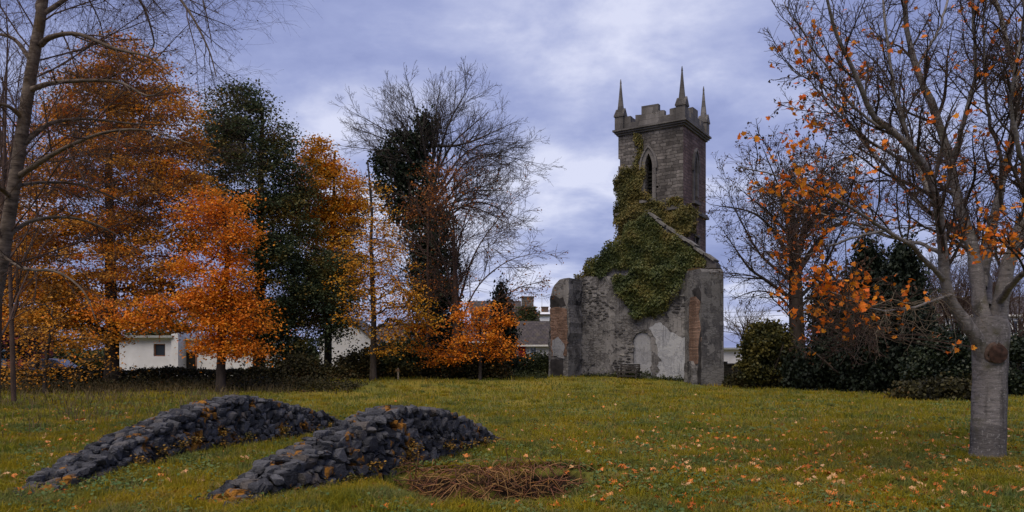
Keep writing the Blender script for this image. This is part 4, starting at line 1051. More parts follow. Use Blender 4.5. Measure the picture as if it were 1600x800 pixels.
def right_houses():
    Y = 66.; x0, x1 = P(1120, 0, Y)[0], P(1320, 0, Y)[0]; ze = P(0, 560, Y)[2]; zr = P(0, 546, Y)[2]
    th = house_thing('pale_bungalow', 'pale blue white bungalow low behind the wall right of the church', 'house', (x0 + x1) / 2, Y)
    recalc(MB().prism([(x0, -.3), (x1, -.3), (x1, zr), (x0 + .6, zr)], Y, Y + 6).build('wall', M['cream_wall'], th))
    MB().box(((x0 + x1) / 2 + .3, Y + 2.8, zr + .08), (x1 - x0 + .2, 6.4, .15)).build('roof', M['fascia'], th)
    win(th, P(1262, 0, Y)[0], ze - .2, 1.4, 1.0, Y - .02)
    Y = 60.; x0, x1 = P(1452, 0, Y)[0], P(1700, 0, Y)[0]; ze = P(0, 492, Y)[2]; zr = P(0, 466, Y + 3)[2]
    th = house_thing('two_storey_house', 'white two storey house with slate roof behind the big grey trunk', 'house', (x0 + x1) / 2, Y)
    recalc(MB().prism([(Y, -.3), (Y + 7, -.3), (Y + 7, ze), (Y + 3.5, zr - .1), (Y, ze)], x0, x1, axis=0).build('wall', M['white_wall'], th))
    gable_roof(th, x0, x1, Y, Y + 7, ze, zr, 'slate')
    MB().box(((x0 + x1) / 2, Y - .3, ze - .06), (x1 - x0 + .3, .12, .14)).build('gutter', M['trim_white'], th)
    for px in (1468, 1492, 1590, 1640):
        win(th, P(px, 0, Y)[0], ze - 1.0, .95, 1.15, Y - .02); win(th, P(px, 0, Y)[0], ze - 3.5, .95, 1.2, Y - .02)
    MB().box((P(1615, 0, Y)[0], Y - .02, 1.15), (.95, .08, 2.2)).build('door', M['dark_opening'], th)
    c = MB(); xc = P(1600, 0, Y)[0]; c.box((xc, Y + 3.5, zr + .5), (1.2, .7, 1.6)); c.box((xc, Y + 3.5, zr + 1.32), (1.3, .8, .12)); c.build('chimney', M['chimney_brick'], th)
right_houses()

def sheds_left():
    Y = 58.; x0, x1 = P(-120, 0, Y)[0], P(34, 0, Y)[0]; zt = P(0, 512, Y)[2]
    th = house_thing('red_shed', 'dark red shed wall with a blue door at the left edge', 'shed', (x0 + x1) / 2, Y)
    red = plain('shed_red', (.16, .03, .035), .7, .2, 3); blue = plain('shed_blue', (.06, .09, .15), .6, .15, 3)
    recalc(MB().prism([(x0, -.3), (x1, -.3), (x1, zt), (x0, zt + .4)], Y, Y + 4).build('wall', red, th))
    MB().box(((x0 + x1) / 2, Y + 1.9, zt + .3), (x1 - x0 + .5, 4.6, .12)).build('roof', M['slate'], th)
    d = MB().box((P(23, 0, Y)[0], Y - .03, 1.2), (.45, .08, 2.4)).build('door', blue, th)
    MB().box((P(23, 0, Y)[0] + .16, Y - .09, 1.1), (.04, .06, .14)).build('handle', M['fascia'], d)
    MB().box((P(4, 0, Y)[0], Y - .03, 1.3), (.7, .06, 2.3)).build('panel', blue, th)
sheds_left()

def car():
    Y = 47.; c = P(85, 573, Y); g = float(gz(c[0], Y)); th = thing('parked_car', 'slate blue parked car with only its roof showing above the hedge', 'car', (c[0], Y, g))
    paint = plain('car_paint', (.11, .14, .22), .3, .05, 3, .5); tyre = plain('tyre', (.015, .015, .016), .9, .1); rim = plain('rim', (.35, .35, .36), .35, .1, 3, .5, 0, .7)
    k = 1.0
    body = [(-2.1, .25), (2.1, .25), (2.15, .62), (2.0, .82), (1.15, .95), (-1.25, .98), (-2.05, .9), (-2.15, .6)]
    cab = [(-1.75, .96), (1.15, .94), (.45, 1.40), (-.35, 1.47), (-1.0, 1.42)]
    b = recalc(MB().prism(body, -.85, .85).build('body', paint, th, False, False))
    bm = bmesh.new(); bm.from_mesh(b.data); bmesh.ops.bevel(bm, geom=bm.edges[:], offset=.06, segments=2, affect='EDGES'); bm.to_mesh(b.data); bm.free()
    r = recalc(MB().prism(cab, -.70, .70).build('roof', paint, th, False, False))
    bm = bmesh.new(); bm.from_mesh(r.data); bmesh.ops.bevel(bm, geom=bm.edges[:], offset=.05, segments=2, affect='EDGES'); bm.to_mesh(r.data); bm.free()
    for s in (-1, 1):
        recalc(MB().prism([(-1.5, 1.0), (-.42, 1.0), (-.42, 1.38), (-.95, 1.36)], s * .705 - .01, s * .705 + .01).build('window', M['glass'], th, False, False))
        recalc(MB().prism([(-.36, 1.0), (.85, 1.0), (.4, 1.35), (-.36, 1.40)], s * .705 - .01, s * .705 + .01).build('window', M['glass'], th, False, False))
        for x in (-1.35, 1.35):
            a = np.linspace(0, 2 * np.pi, 21)[:-1]; w_ = recalc(MB().prism([(x + .31 * math.cos(t_), .31 + .31 * math.sin(t_)) for t_ in a], s * .78 - .1, s * .78 + .1).build('wheel', tyre, th, False, False))
            recalc(MB().prism([(x + .19 * math.cos(t_), .31 + .19 * math.sin(t_)) for t_ in a], s * .885 - .01, s * .885 + .01).build('rim', rim, w_, False, False))
        MB().box((2.1, s * .6, .66), (.1, .34, .14)).build('headlight', M['glass_bright'], th, False, False)
car()

# boundary walls
def boundary():
    rng = np.random.default_rng(6)
    th = thing('boundary_wall', 'low dark rubble boundary wall under the conifers right of the church', 'wall', (18, 47, 0))
    m = masonry('wall_dark', (.03, .028, .026), (.07, .065, .06), (.02, .02, .018), .35, .16, .5)
    pl = [(13.6, 52.0), (20, 49), (28, 44), (40, 38)]
    mb = MB(); cp = MB()
    for (a, b) in zip(pl[:-1], pl[1:]):
        a, b = np.array(a), np.array(b); n = 12
        for k in range(n):
            p, q = a + (b - a) * k / n, a + (b - a) * (k + 1) / n; c = (p + q) / 2; L = np.linalg.norm(q - p); rz = math.atan2(*(q - p)[::-1])
            h = 1.25 + rng.normal(0, .03); mb.box((c[0], c[1], h / 2 - .15), (L - .002, .45, h + .3), rz); cp.box((c[0], c[1], h + .07), (L * .96, .55, .14), rz)
    mb.build('wall', m, th); cp.build('coping', m, th)
boundary()

# overhead cables strung between two poles
def cables():
    p0 = np.array([6.0, 84., 0]); p1 = np.array([38., 72., 0])
    for p, lb in ((p0, 'wooden utility pole standing behind the church'), (p1, 'wooden utility pole standing behind the conifers')):
        th = thing('utility_pole', lb, 'utility pole', p)
        tubes(MB(), np.array([[p + [0, 0, -.3], p + [0, 0, 5], p + [0, 0, 9.4]]]), np.array([[.14, .12, .1]]), 8).build('pole', M['bark_brown'], th)
        MB().box(p + np.array([0, 0, 8.9]), (.1, 1.6, .1)).build('crossarm', M['bark_brown'], th)
    for k, z in enumerate((8.97, 7.4, 6.9)):
        s = np.linspace(0, 1, 24)[:, None]; c = p0 * (1 - s) + p1 * s + np.array([0, 0, 1.]) * (z - 1.0 * 4 * s * (1 - s))
        tag(tubes(MB(), c[None], np.full((1, 24), .018), 4).build('overhead_cable', M['void']), ['highest', 'middle', 'lowest'][k] + ' thin black overhead cable crossing the sky right of the church', 'cable', 'overhead cables')
cables()
# ------------------------------------------------------------------ trees
def ground_at(px, Y):
    x = (px - CX) / F * Y
    return np.array([x, Y, float(gz(x, Y))])

def limb_pts(ctrl, n):
    """rows px,py,Y -> world polyline"""
    return spline(np.array([P(*c) for c in ctrl]), n)

def leafy_tree(name, label, px, Y, top_py, blobs, ntg, per, lsize, leaf, bark, seed, trunk_r=.25, group=None, spray=(.55, .55, .22), depth=.85, alpha=.35, lean=0., stems=True, rtip=.011, shape=RHOMB, twigper=3, cat='tree', vis=None):
    """crown grown to fill the blobs (px,py,rx,ry[,weight]); branches run from the trunk to every leaf spray"""
    rng = np.random.default_rng(seed); b = ground_at(px, Y); top = P(px + lean, top_py, Y)
    n0 = 18; s = np.linspace(0, 1, n0)[:, None]
    tr = b * (1 - s) + top * s + np.cumsum(rng.normal(0, .06, (n0, 3)) * [1, 1, 0], 0) * s
    tr[0, 2] -= .3
    bl = np.array([(k + (1.,))[:5] for k in blobs]); wt = bl[:, 2] * bl[:, 3] * bl[:, 4]; which = rng.choice(len(bl), ntg, p=wt / wt.sum()); B = bl[which]
    q = unit(rng.normal(0, 1, (ntg, 3))) * (rng.uniform(.12, 1, (ntg, 1)) ** (1 / 2.6))
    k = Y / F; dz = (B[:, 2] + B[:, 3]) / 2 * k * depth
    tg = np.stack([(B[:, 0] - CX) * k + q[:, 0] * B[:, 2] * k, Y + q[:, 1] * dz, CH + (HOR - B[:, 1]) * k + q[:, 2] * B[:, 3] * k], 1)
    tg[:, 2] = np.maximum(tg[:, 2], .25)
    # connect targets, nearest to the trunk first
    N = n0 + ntg * 3; nodes = np.empty((N, 3)); par = np.full(N, -1); pl = np.zeros(N); nodes[:n0] = tr; par[1:n0] = np.arange(n0 - 1); pl[:n0] = np.linspace(0, 1.5, n0)
    dmin = np.linalg.norm(tg[:, None] - tr[None, 3:], axis=2).min(1); cnt = n0; ends = np.empty(ntg, int)
    for j in np.argsort(dmin):
        d = nodes[:cnt] - tg[j]; c = np.linalg.norm(d, axis=1) + alpha * pl[:cnt] + .55 * np.maximum(0, d[:, 2]) + np.where(np.arange(cnt) < 3, 4, 0)
        i = int(np.argmin(c)); a = nodes[i]; L = np.linalg.norm(tg[j] - a)
        prev = i
        for u in (.36, .70, 1.0):
            p = a + (tg[j] - a) * u
            if u < 1: p = p + rng.normal(0, .06, 3) * L + np.array([0, 0, .07 * L])
            nodes[cnt] = p; par[cnt] = prev; pl[cnt] = pl[prev] + L / 3; prev = cnt; cnt += 1
        ends[j] = prev
    w = np.zeros(cnt); np.add.at(w, ends, 1.0)
    for i in range(cnt - 1, 0, -1):
        w[par[i]] += w[i]
    r = np.minimum(rtip * np.maximum(w, 1) ** .5, trunk_r * .75); r[:n0] = np.maximum(r[:n0], trunk_r * (1.1 - .85 * np.linspace(0, 1, n0))); r[0] *= 1.35
    th = thing(name, label, cat, b, 0, group)
    tubes(MB(), tr[None], r[None, :n0], 9).build('trunk', bark, th, True)
    if stems:
        i = np.arange(n0, cnt); a, c = nodes[par[i]], nodes[i]
        pts = np.stack([a - (c - a) * .04, a * .5 + c * .5 , c], 1); rr = np.stack([np.minimum(r[par[i]], r[i] * 1.3), r[i] * 1.1, r[i]], 1)
        mb = tubes(MB(), pts, rr, 4)
        if twigper:
            S = np.repeat(nodes[ends], twigper, 0); D = rng.normal(0, 1, S.shape) + unit(np.repeat(nodes[ends] - tr.mean(0), twigper, 0)) * .7
            tubes(mb, grow(S, D, rng.uniform(.3, .8, len(S)) * spray[0] * 1.6, 5, .15, np.array([0, 0, -.02]), rng), taper(np.full(len(S), rtip * .8), rtip * .4, 5), 3)
        mb.build('branches', bark, th, True)
    m = np.maximum(1, (per * np.exp(rng.normal(0, .45, ntg))).astype(int)); idx = np.repeat(np.arange(ntg), m)
    C = tg[idx] + rng.normal(0, 1, (len(idx), 3)) * np.array(spray) * rng.uniform(.6, 1.2, ntg)[idx][:, None]
    C[:, 2] -= .25 * (np.linalg.norm((C - tg[idx])[:, :2], axis=1)) ** 2 * .5
    C[:, 2] = np.maximum(C[:, 2], .08)
    leaves(MB(), C, lsize, rng, shape, .7).build('foliage', leaf, th)
    return th

MD, MBt = M['leaf_maple_dark'], M['leaf_maple_bright']
def orange_trees():
    leafy_tree('maple_tree', 'tall broad rust orange maple behind the birch on the left', 175, 37, 110,
        [(205, 110, 50, 55), (150, 170, 70, 60), (245, 185, 75, 70), (110, 250, 90, 80), (200, 280, 110, 90), (282, 262, 44, 62), (312, 335, 44, 45), (60, 340, 80, 70), (130, 400, 120, 70), (240, 400, 100, 75), (190, 470, 130, 45), (60, 470, 70, 50), (130, 520, 80, 28), (280, 480, 60, 40)],
        560, 150, .142, MD, M['bark_dark'], 101, .33, spray=(.56, .56, .17))
    leafy_tree('maple_tree', 'bright flame orange maple with drooping layered sprays over the bungalow', 345, 34, 300,
        [(374, 306, 18, 14), (318, 330, 40, 28), (384, 352, 16, 18), (345, 385, 48, 28), (298, 410, 30, 24, .5), (362, 432, 34, 26), (325, 462, 44, 26), (385, 475, 20, 18), (296, 486, 26, 18, .5), (345, 508, 46, 22), (396, 514, 30, 17), (326, 538, 34, 12), (375, 544, 48, 12), (416, 548, 16, 8), (225, 498, 45, 15, .9), (258, 474, 38, 18, .8), (180, 488, 40, 17, .6)],
        230, 84, .125, MBt, M['bark_dark'], 102, .2, spray=(.48, .45, .23))
    leafy_tree('lime_tree', 'tall dark green and olive tree between the orange maples', 405, 44, 160,
        [(362, 172, 56, 44), (385, 228, 80, 58), (425, 285, 62, 60), (395, 350, 70, 75), (455, 390, 55, 55), (430, 450, 80, 55), (490, 440, 35, 50), (400, 500, 60, 50), (465, 520, 55, 40), (440, 560, 50, 22), (345, 250, 40, 60), (522, 475, 30, 55), (528, 425, 26, 28)],
        470, 165, .155, M['leaf_dark_green'], M['bark_dark'], 103, .35, spray=(.66, .66, .24))
    leafy_tree('maple_tree', 'amber orange maple standing right of the tall dark green tree', 512, 48, 235,
        [(500, 245, 32, 32), (505, 290, 45, 45), (485, 330, 35, 40), (535, 340, 35, 45), (550, 300, 20, 35), (510, 390, 45, 50), (545, 430, 40, 40), (500, 470, 45, 45)],
        270, 150, .15, M['leaf_amber'], M['bark_dark'], 104, .24, spray=(.55, .55, .2))
    leafy_tree('young_maple', 'slender half bare amber tree with visible thin dark stem', 583, 41, 250,
        [(585, 330, 35, 60, .5), (575, 390, 60, 50), (605, 420, 50, 50), (560, 450, 50, 40), (620, 470, 55, 40), (590, 500, 50, 30), (640, 490, 45, 30), (610, 540, 30, 25)],
        260, 26, .13, M['leaf_amber_thin'], M['bark_dark'], 105, .17, spray=(.42, .42, .16), alpha=.5, twigper=5)
    leafy_tree('young_maple', 'small orange leaved tree in front of the black cypress', 750, 43, 480,
        [(735, 490, 30, 25), (770, 500, 35, 28), (745, 530, 35, 28), (780, 545, 28, 20), (715, 550, 28, 22), (690, 555, 25, 18), (660, 520, 25, 30)],
        130, 42, .14, M['leaf_maple_bright'], M['bark_dark'], 106, .1, spray=(.42, .42, .16))
    leafy_tree('young_maple', 'low orange leaved sapling over the hedge at the left edge', 70, 33, 500,
        [(40, 500, 55, 35), (110, 520, 55, 30), (60, 560, 60, 30), (130, 570, 50, 25), (20, 590, 40, 20), (150, 545, 30, 30)],
        110, 22, .12, MD, M['bark_dark'], 107, .1, spray=(.5, .5, .2))
    leafy_tree('copper_beech', 'small purple leaved tree deep behind the rust orange maple', 58, 44, 420,
        [(58, 425, 35, 40), (40, 470, 40, 40), (85, 470, 35, 40)], 60, 90, .17, M['leaf_purple'], M['bark_dark'], 108, .12)
    # more trees that close the view at the left edge
    leafy_tree('conifer', 'dark evergreen at the far left edge behind the birch trunk', -10, 46, 380, [(0, 430, 40, 50), (-30, 480, 60, 60), (20, 520, 50, 45)], 80, 110, .18, M['leaf_conifer'], M['bark_dark'], 109, .2)
    leafy_tree('dark_tree', 'dense dark tree mass behind the bungalow roof', 330, 66, 470, [(250, 500, 60, 30), (330, 480, 60, 40), (400, 500, 60, 40), (180, 500, 60, 35), (110, 510, 60, 40), (40, 520, 60, 40)], 160, 100, .22, M['leaf_dark_green'], M['bark_dark'], 110, .2)
    leafy_tree('maple_tree', 'rust brown maple reaching out of the left edge of the view', -60, 40, 200, [(-60, 250, 90, 90), (-30, 340, 90, 70), (-80, 420, 120, 80), (0, 400, 60, 60)], 200, 70, .16, MD, M['bark_dark'], 111, .3)
orange_trees()

# ---------------- bare trees
def bare(name, label, px, Y, trunk, tr, limbs, levels, bark, seed, twig_r=.008, cat='tree', cap=.05, bmat=None):
    """trunk: px,py,Y rows; limbs: list of (rows px,py,Y, r0, r1); levels: (per, ang, angsd, lenf, npts, wander, trop)"""
    rng = np.random.default_rng(seed); b = ground_at(px, Y); th = thing(name, label, cat, b)
    T = limb_pts(trunk, 20); T[0, 2] = b[2] - .3
    rr = np.interp(np.linspace(0, 1, 20), np.linspace(0, 1, len(tr)), tr)
    mb = tubes(MB(), T[None], rr[None], 12)
    pts = [limb_pts(l[0], 20) for l in limbs]; R = [np.linspace(l[1], l[2], 20) for l in limbs]
    pts = np.array(pts + [T]); R = np.array(R + [rr]); 
    tubes(mb, pts[:-1], R[:-1], 8)
    mb.build('trunk', bark, th, True)
    P_, R_ = pts, R; L_ = np.linalg.norm(np.diff(pts, axis=1), axis=2).sum(1)
    br = MB(); tw = MB(); last = None
    for li, (per, ang, asd, lf, npt, wan, trop) in enumerate(levels):
        t0 = .22 if li == 0 else .12
        S, D, L, r0 = spawn(P_, R_, L_, per, t0, 1.0, ang, asd, lf, .25, rng, .55)
        P_ = grow(S, D, L, npt, wan, np.array(trop), rng); r0 = np.clip(r0, twig_r, cap * .5 ** li); R_ = taper(r0, np.maximum(twig_r * .7, r0 * .25), npt); L_ = L
        tubes(br if li < 2 else tw, P_, R_, 5 if li == 0 else (4 if li == 1 else 3))
    br.build('branches', bmat or bark, th, True)
    if tw.v: tw.build('twigs', bmat or bark, th, True)
    return th, P_, rng

def fan(cx, cy, Y, n, r0, r1, a0, a1, rad, rng, sx=1.0, rl=.07):
    """n limbs spreading from (cx,cy) to an arc; angles in degrees from vertical; rad in px"""
    out = []
    for k in range(n):
        a = math.radians(a0 + (a1 - a0) * (k + rng.uniform(.1, .9)) / n); d = rng.uniform(-1, 1) * math.cos(a * .6) * rad * .55 / F * Y; R = rad * rng.uniform(.82, 1.05)
        s = cy - abs(rng.normal(0, 25)) + 20
        ex, ey = cx + math.sin(a) * R * sx, cy - math.cos(a) * R
        mx, my = cx + math.sin(a * .72) * R * .5 * sx, cy - math.cos(a * .72) * R * .52
        out.append(([(cx + rng.normal(0, 4), s, Y), (mx, my, Y + d * .45), (ex, ey, Y + d)], rl * rng.uniform(.7, 1.2), .012))
    return out

def bare_trees():
    rng = np.random.default_rng(77)
    Y = 50.
    L = fan(672, 300, Y, 13, .1, .01, -72, 78, 185, rng, .95, .10) + fan(676, 350, Y, 7, .1, .01, 40, 98, 150, rng, .98, .09) + fan(670, 345, Y, 4, .1, .01, -95, -50, 120, rng, 1.0, .08)
    th, tip, r = bare('ivy_clad_tree', 'tall bare fan crowned tree with trunk wrapped in dark ivy', 680, Y, [(683, 592, Y), (682, 500, Y), (676, 400, Y), (672, 290, Y)], [.6, .5, .42, .30, .18], L,
        [(11, 34, 10, .42, 7, .07, (0, 0, .05)), (8, 36, 12, .5, 6, .08, (0, 0, .05)), (5, 38, 14, .5, 5, .1, (0, 0, .04))], M['bark_grey'], 201, .009)
    # ivy on its trunk and lower limbs
    mb = MB(); rg = np.random.default_rng(12)
    bl = [(655, 215, 16, 32, 1), (668, 200, 10, 26, .8), (632, 240, 30, 36, 1), (600, 252, 24, 12, 1), (618, 285, 32, 30, 1), (650, 285, 36, 45, 1.1), (640, 330, 30, 30, .8), (670, 360, 40, 45, 1), (676, 430, 42, 55, 1), (680, 500, 44, 55, 1), (684, 560, 46, 36, 1)]
    cl = []
    for (x, y, rx, ry, w_) in bl:
        m = int(rx * ry * .035) + 6; q = unit(rg.normal(0, 1, (m, 3))) * rg.uniform(.3, 1, (m, 1)) ** .5; k = Y / F
        cl.append(np.stack([(x - CX) * k + q[:, 0] * rx * k, Y - .2 + q[:, 1] * rx * k * .8, CH + (HOR - y) * k + q[:, 2] * ry * k], 1))
    cl = np.concatenate(cl); idx = np.repeat(np.arange(len(cl)), 46); C = cl[idx] + rg.normal(0, 1, (len(idx), 3)) * [.30, .30, .26]
    C[:, 2] = np.maximum(C[:, 2], .5)
    leaves(mb, C, .19, rg, BLOB, .3); iv = thing('ivy', 'shaggy dark green ivy clothing the trunk of the bare tree', 'ivy', ground_at(683, Y))
    mb.build('foliage', M['leaf_ivy_tree'], iv)
    n = 7; S = np.stack([ground_at(683, Y)] * n) + rg.normal(0, .35, (n, 3)) * [1, 1, 0]; tubes(MB(), grow(S, np.tile([0, 0, 1.], (n, 1)), rg.uniform(5, 10, n), 14, .05, np.array([0, 0, .1]), rg), taper(np.full(n, .07), .03, 14), 6).build('stem', M['bark_dark'], iv, True)
    # thin spreading tree in front of it
    Y = 45.
    L = [([(713, 520, Y), (745, 450, Y - .6), (790, 410, Y - 1.1), (838, 395, Y - 1.4)], .06, .012), ([(712, 490, Y), (740, 400, Y + .5), (780, 340, Y + .8), (815, 300, Y + 1)], .06, .012), ([(712, 520, Y), (760, 480, Y + .8), (810, 450, Y + 1.3), (846, 440, Y + 1.5)], .05, .012), ([(711, 470, Y), (690, 400, Y - .8), (660, 340, Y - 1.2), (640, 300, Y - 1.5)], .06, .012),
         ([(711, 440, Y), (722, 360, Y + 1), (745, 300, Y + 1.4), (770, 262, Y + 1.6)], .06, .012), ([(712, 510, Y), (680, 470, Y - 1), (640, 430, Y - 1.5), (610, 410, Y - 1.6)], .05, .012), ([(712, 540, Y), (750, 520, Y - 1.2), (790, 490, Y - 1.8), (825, 480, Y - 2)], .04, .012), ([(711, 450, Y), (705, 360, Y - .6), (690, 300, Y - .9), (680, 262, Y - 1)], .06, .012), ([(712, 540, Y), (690, 530, Y - 1), (655, 500, Y - 1.5), (625, 480, Y - 2)], .04, .012)]
    th, tip, r = bare('rowan_tree', 'thin spreading tree with sparse rust leaves in front of ivy trunk', 713, Y, [(713, 592, Y), (713, 500, Y), (711, 420, Y), (708, 330, Y)], [.30, .24, .18, .10, .05], L,
        [(10, 42, 12, .42, 7, .08, (0, 0, .02)), (7, 42, 14, .5, 6, .09, (0, 0, 0)), (5, 42, 14, .55, 5, .1, (0, 0, -.02))], M['bark_brown'], 202, .009)
    e = tip[:, -1]; px = e[:, 0] / e[:, 1] * F + CX; py = HOR - (e[:, 2] - CH) / e[:, 1] * F
    w_ = .55 * np.exp(-((px - 690) / 45) ** 2 - ((py - 285) / 45) ** 2) + .22 * np.exp(-((px - 650) / 50) ** 2 - ((py - 400) / 90) ** 2) + .06 + .25 * (py > 430)
    k = rng.uniform(0, 1, len(e)) < w_; C = np.repeat(e[k], 3, 0); C = C + rng.normal(0, .13, C.shape); leaves(MB(), C, .13, rng, RHOMB, .3).build('foliage', M['leaf_rust'], th)
    leafy_tree('rust_shrub_tree', 'rust red leaved small crown against the ivy clad trunk', 668, 46, 330, [(690, 275, 40, 26, .7), (665, 310, 32, 30, .7), (640, 360, 30, 40, .6)], 80, 11, .13, M['leaf_rust'], M['bark_brown'], 203, .09, spray=(.42, .42, .2), alpha=.5, twigper=4)
    # tree right of the church
    Y = 43.
    L = fan(1243, 420, Y, 9, .1, .01, -65, 75, 205, rng, .72, .16) + [([(1240, 470, Y), (1200, 440, Y - .8), (1172, 420, Y - 1.2), (1150, 390, Y - 1.5), (1130, 360, Y - 1.6)], .12, .014), ([(1241, 490, Y), (1215, 462, Y + .8), (1180, 455, Y + 1.2), (1140, 470, Y + 1.4)], .08, .012), ([(1245, 470, Y), (1280, 430, Y + .8), (1310, 370, Y + 1.2), (1330, 320, Y + 1.4)], .12, .014), ([(1246, 480, Y), (1285, 455, Y - .8), (1320, 440, Y - 1.4), (1350, 430, Y - 1.6)], .08, .012), ([(1238, 440, Y), (1190, 400, Y + 1.2), (1160, 350, Y + 1.6), (1140, 310, Y + 1.8)], .1, .012)]
    th, tip, r = bare('bare_tree', 'dark bare spreading tree directly right of the church', 1246, Y, [(1247, 594, Y), (1245, 520, Y), (1243, 450, Y), (1240, 380, Y), (1238, 330, Y)], [.52, .42, .38, .26, .14], L,
        [(10, 44, 14, .42, 7, .12, (0, 0, .02)), (8, 46, 16, .5, 6, .14, (0, 0, .01)), (6, 48, 16, .5, 5, .16, (0, 0, 0))], M['bark_dark'], 204, .009)
    e = tip[:, -1]; k = rng.uniform(0, 1, len(e)) < .35; C = np.repeat(e[k], 2, 0); C = C + rng.normal(0, .07, C.shape); leaves(MB(), C, .10, rng, RHOMB, .3).build('foliage', M['leaf_seed'], th)
    # pale small bare tree behind the dome bush
    bare('bare_sapling', 'small pale bare tree far behind the rounded evergreen bush', 1165, 58, [(1165, 580, 58), (1166, 540, 58), (1168, 500, 58)], [.12, .08, .04], fan(1166, 540, 58., 9, .1, .01, -75, 75, 62, rng, 1., .045),
        [(9, 36, 12, .5, 6, .12, (0, 0, .03)), (7, 36, 12, .5, 5, .12, (0, 0, .02))], M['twig_pale'], 205, .011)
    for k, (px, Yk) in enumerate([(1492, 39), (1592, 42), (1440, 47)]):
        bare('bare_sapling', ['twiggy bare thicket tree between the yews and the big maple trunk', 'twiggy bare tree right behind the big maple trunk', 'bare tree rising behind the black yews'][k], px, Yk, [(px, HOR + CH / Yk * F, Yk), (px + 3, 540, Yk), (px + 2, 500, Yk)], [.13, .1, .05], fan(px, 560, float(Yk), 9, .1, .01, -62, 62, 165, rng, .75, .05),
            [(10, 36, 12, .45, 6, .1, (0, 0, .04)), (8, 38, 12, .5, 5, .12, (0, 0, .02)), (4, 40, 12, .5, 4, .12, (0, 0, .02))], M['bark_brown'], 230 + k, .008)
    # thin bare stems left of the birch
    for k, (px, Yk, tx, ty) in enumerate([(-5, 24, 12, 60), (22, 27, 4, 120), (-35, 22, -20, 40)]):
        bare('bare_sapling', ['thin bare sapling just left of the birch trunk', 'thin bare sapling seen right behind the birch trunk', 'leaning bare sapling at the extreme left edge'][k], px, Yk, [(px, HOR + CH / Yk * F, Yk), (px + (tx - px) * .4, 400, Yk), (tx, ty, Yk)], [.09, .07, .05, .02], [([(px + (tx - px) * .5, 380 - 40 * j, Yk), (tx + (-1) ** j * 20, 260 - 45 * j, Yk + .3), (tx + (-1) ** j * (26 + 5 * j), 140 - 40 * j, Yk + .5)], .035, .01) for j in range(4)],
            [(8, 36, 10, .3, 6, .1, (0, 0, .04)), (5, 36, 12, .5, 5, .12, (0, 0, .02))], M['bark_brown'], 210 + k, .006)
bare_trees()

# ---------------- birch on the left edge
def birch():
    Y = 15.
    L = [([(64, 70, Y), (80, 58, Y - .3), (120, 53, Y - .6), (180, 76, Y - .9), (235, 90, Y - 1.0), (270, 120, Y - 1.1)], .06, .008),
         ([(48, 140, Y), (80, 130, Y - .4), (130, 126, Y - .8), (185, 128, Y - 1.0), (232, 150, Y - 1.2), (268, 132, Y - 1.3)], .055, .008),
         ([(36, 225, Y), (60, 205, Y + .2), (88, 190, Y + .5), (140, 186, Y + .8), (205, 193, Y + 1.0), (285, 196, Y + 1.3)], .06, .008),
         ([(30, 275, Y), (60, 255, Y - .3), (100, 232, Y - .6), (160, 208, Y - 1), (225, 203, Y - 1.3), (300, 225, Y - 1.6)], .06, .008),
         ([(10, 370, Y), (50, 345, Y + .4), (110, 340, Y + .8), (170, 360, Y + 1.1), (230, 400, Y + 1.3)], .05, .008),
         ([(70, 20, Y), (140, -20, Y + .4), (210, -10, Y + .8), (240, 60, Y + 1), (232, 85, Y + 1.1)], .05, .008),
         ([(72, -30, Y), (150, -60, Y - .3), (240, -40, Y - .6), (290, 10, Y - .8), (325, 75, Y - .9), (338, 120, Y - 1)], .05, .008),
         ([(74, -80, Y), (160, -130, Y + .4), (260, -90, Y + .9), (310, -20, Y + 1.1), (330, 60, Y + 1.2)], .05, .008),
         ([(72, -20, Y), (120, -70, Y + 1), (200, -40, Y + 1.8), (265, 30, Y + 2.4)], .05, .008),
         ([(52, 100, Y), (20, 60, Y + .3), (-20, 60, Y + .6), (-60, 120, Y + .8)], .05, .008), ([(40, 190, Y), (10, 165, Y - .3), (-30, 170, Y - .6), (-80, 230, Y - .8)], .05, .008),
         ([(66, 40, Y), (60, 0, Y + 1), (110, -30, Y + 2), (150, 20, Y + 2.6), (170, 90, Y + 2.8)], .04, .008), ([(20, 310, Y), (-10, 290, Y - .5), (-50, 300, Y - 1), (-100, 350, Y - 1.2)], .05, .008),
         ([(5, 400, Y), (40, 420, Y - .5), (90, 425, Y - 1), (130, 455, Y - 1.3), (150, 500, Y - 1.4)], .04, .008), ([(25, 290, Y), (70, 285, Y + .8), (130, 290, Y + 1.4), (200, 320, Y + 2), (250, 350, Y + 2.3)], .04, .008)]
    base = ground_at(-48, Y); bpy_ = HOR + (CH - base[2]) / Y * F
    th, tip, r = bare('birch_tree', 'tall leaning birch with peeling bark and long drooping bare twigs', -48, Y, [(-48, bpy_, Y), (-20, 520, Y), (4, 400, Y), (22, 290, Y), (46, 130, Y), (66, 10, Y), (78, -110, Y), (84, -230, Y)], [.19, .15, .125, .115, .11, .095, .075, .04], L,
        [(10, 46, 14, .36, 8, .09, (0, 0, .02)), (7, 42, 14, .50, 7, .1, (0, 0, -.02)), (5, 38, 14, .55, 6, .1, (0, 0, -.04)), (2, 38, 14, .6, 5, .1, (0, 0, -.05))], M['bark_birch'], 301, .0020, cap=.018, bmat=M['bark_brown'])
    rng = np.random.default_rng(5); e = tip[:, 2:].reshape(-1, 3); k = rng.uniform(0, 1, len(e)) < .03; leaves(MB(), e[k] + rng.normal(0, .02, (k.sum(), 3)), .05, rng, RHOMB, .2).build('foliage', M['leaf_seed'], th)
birch()

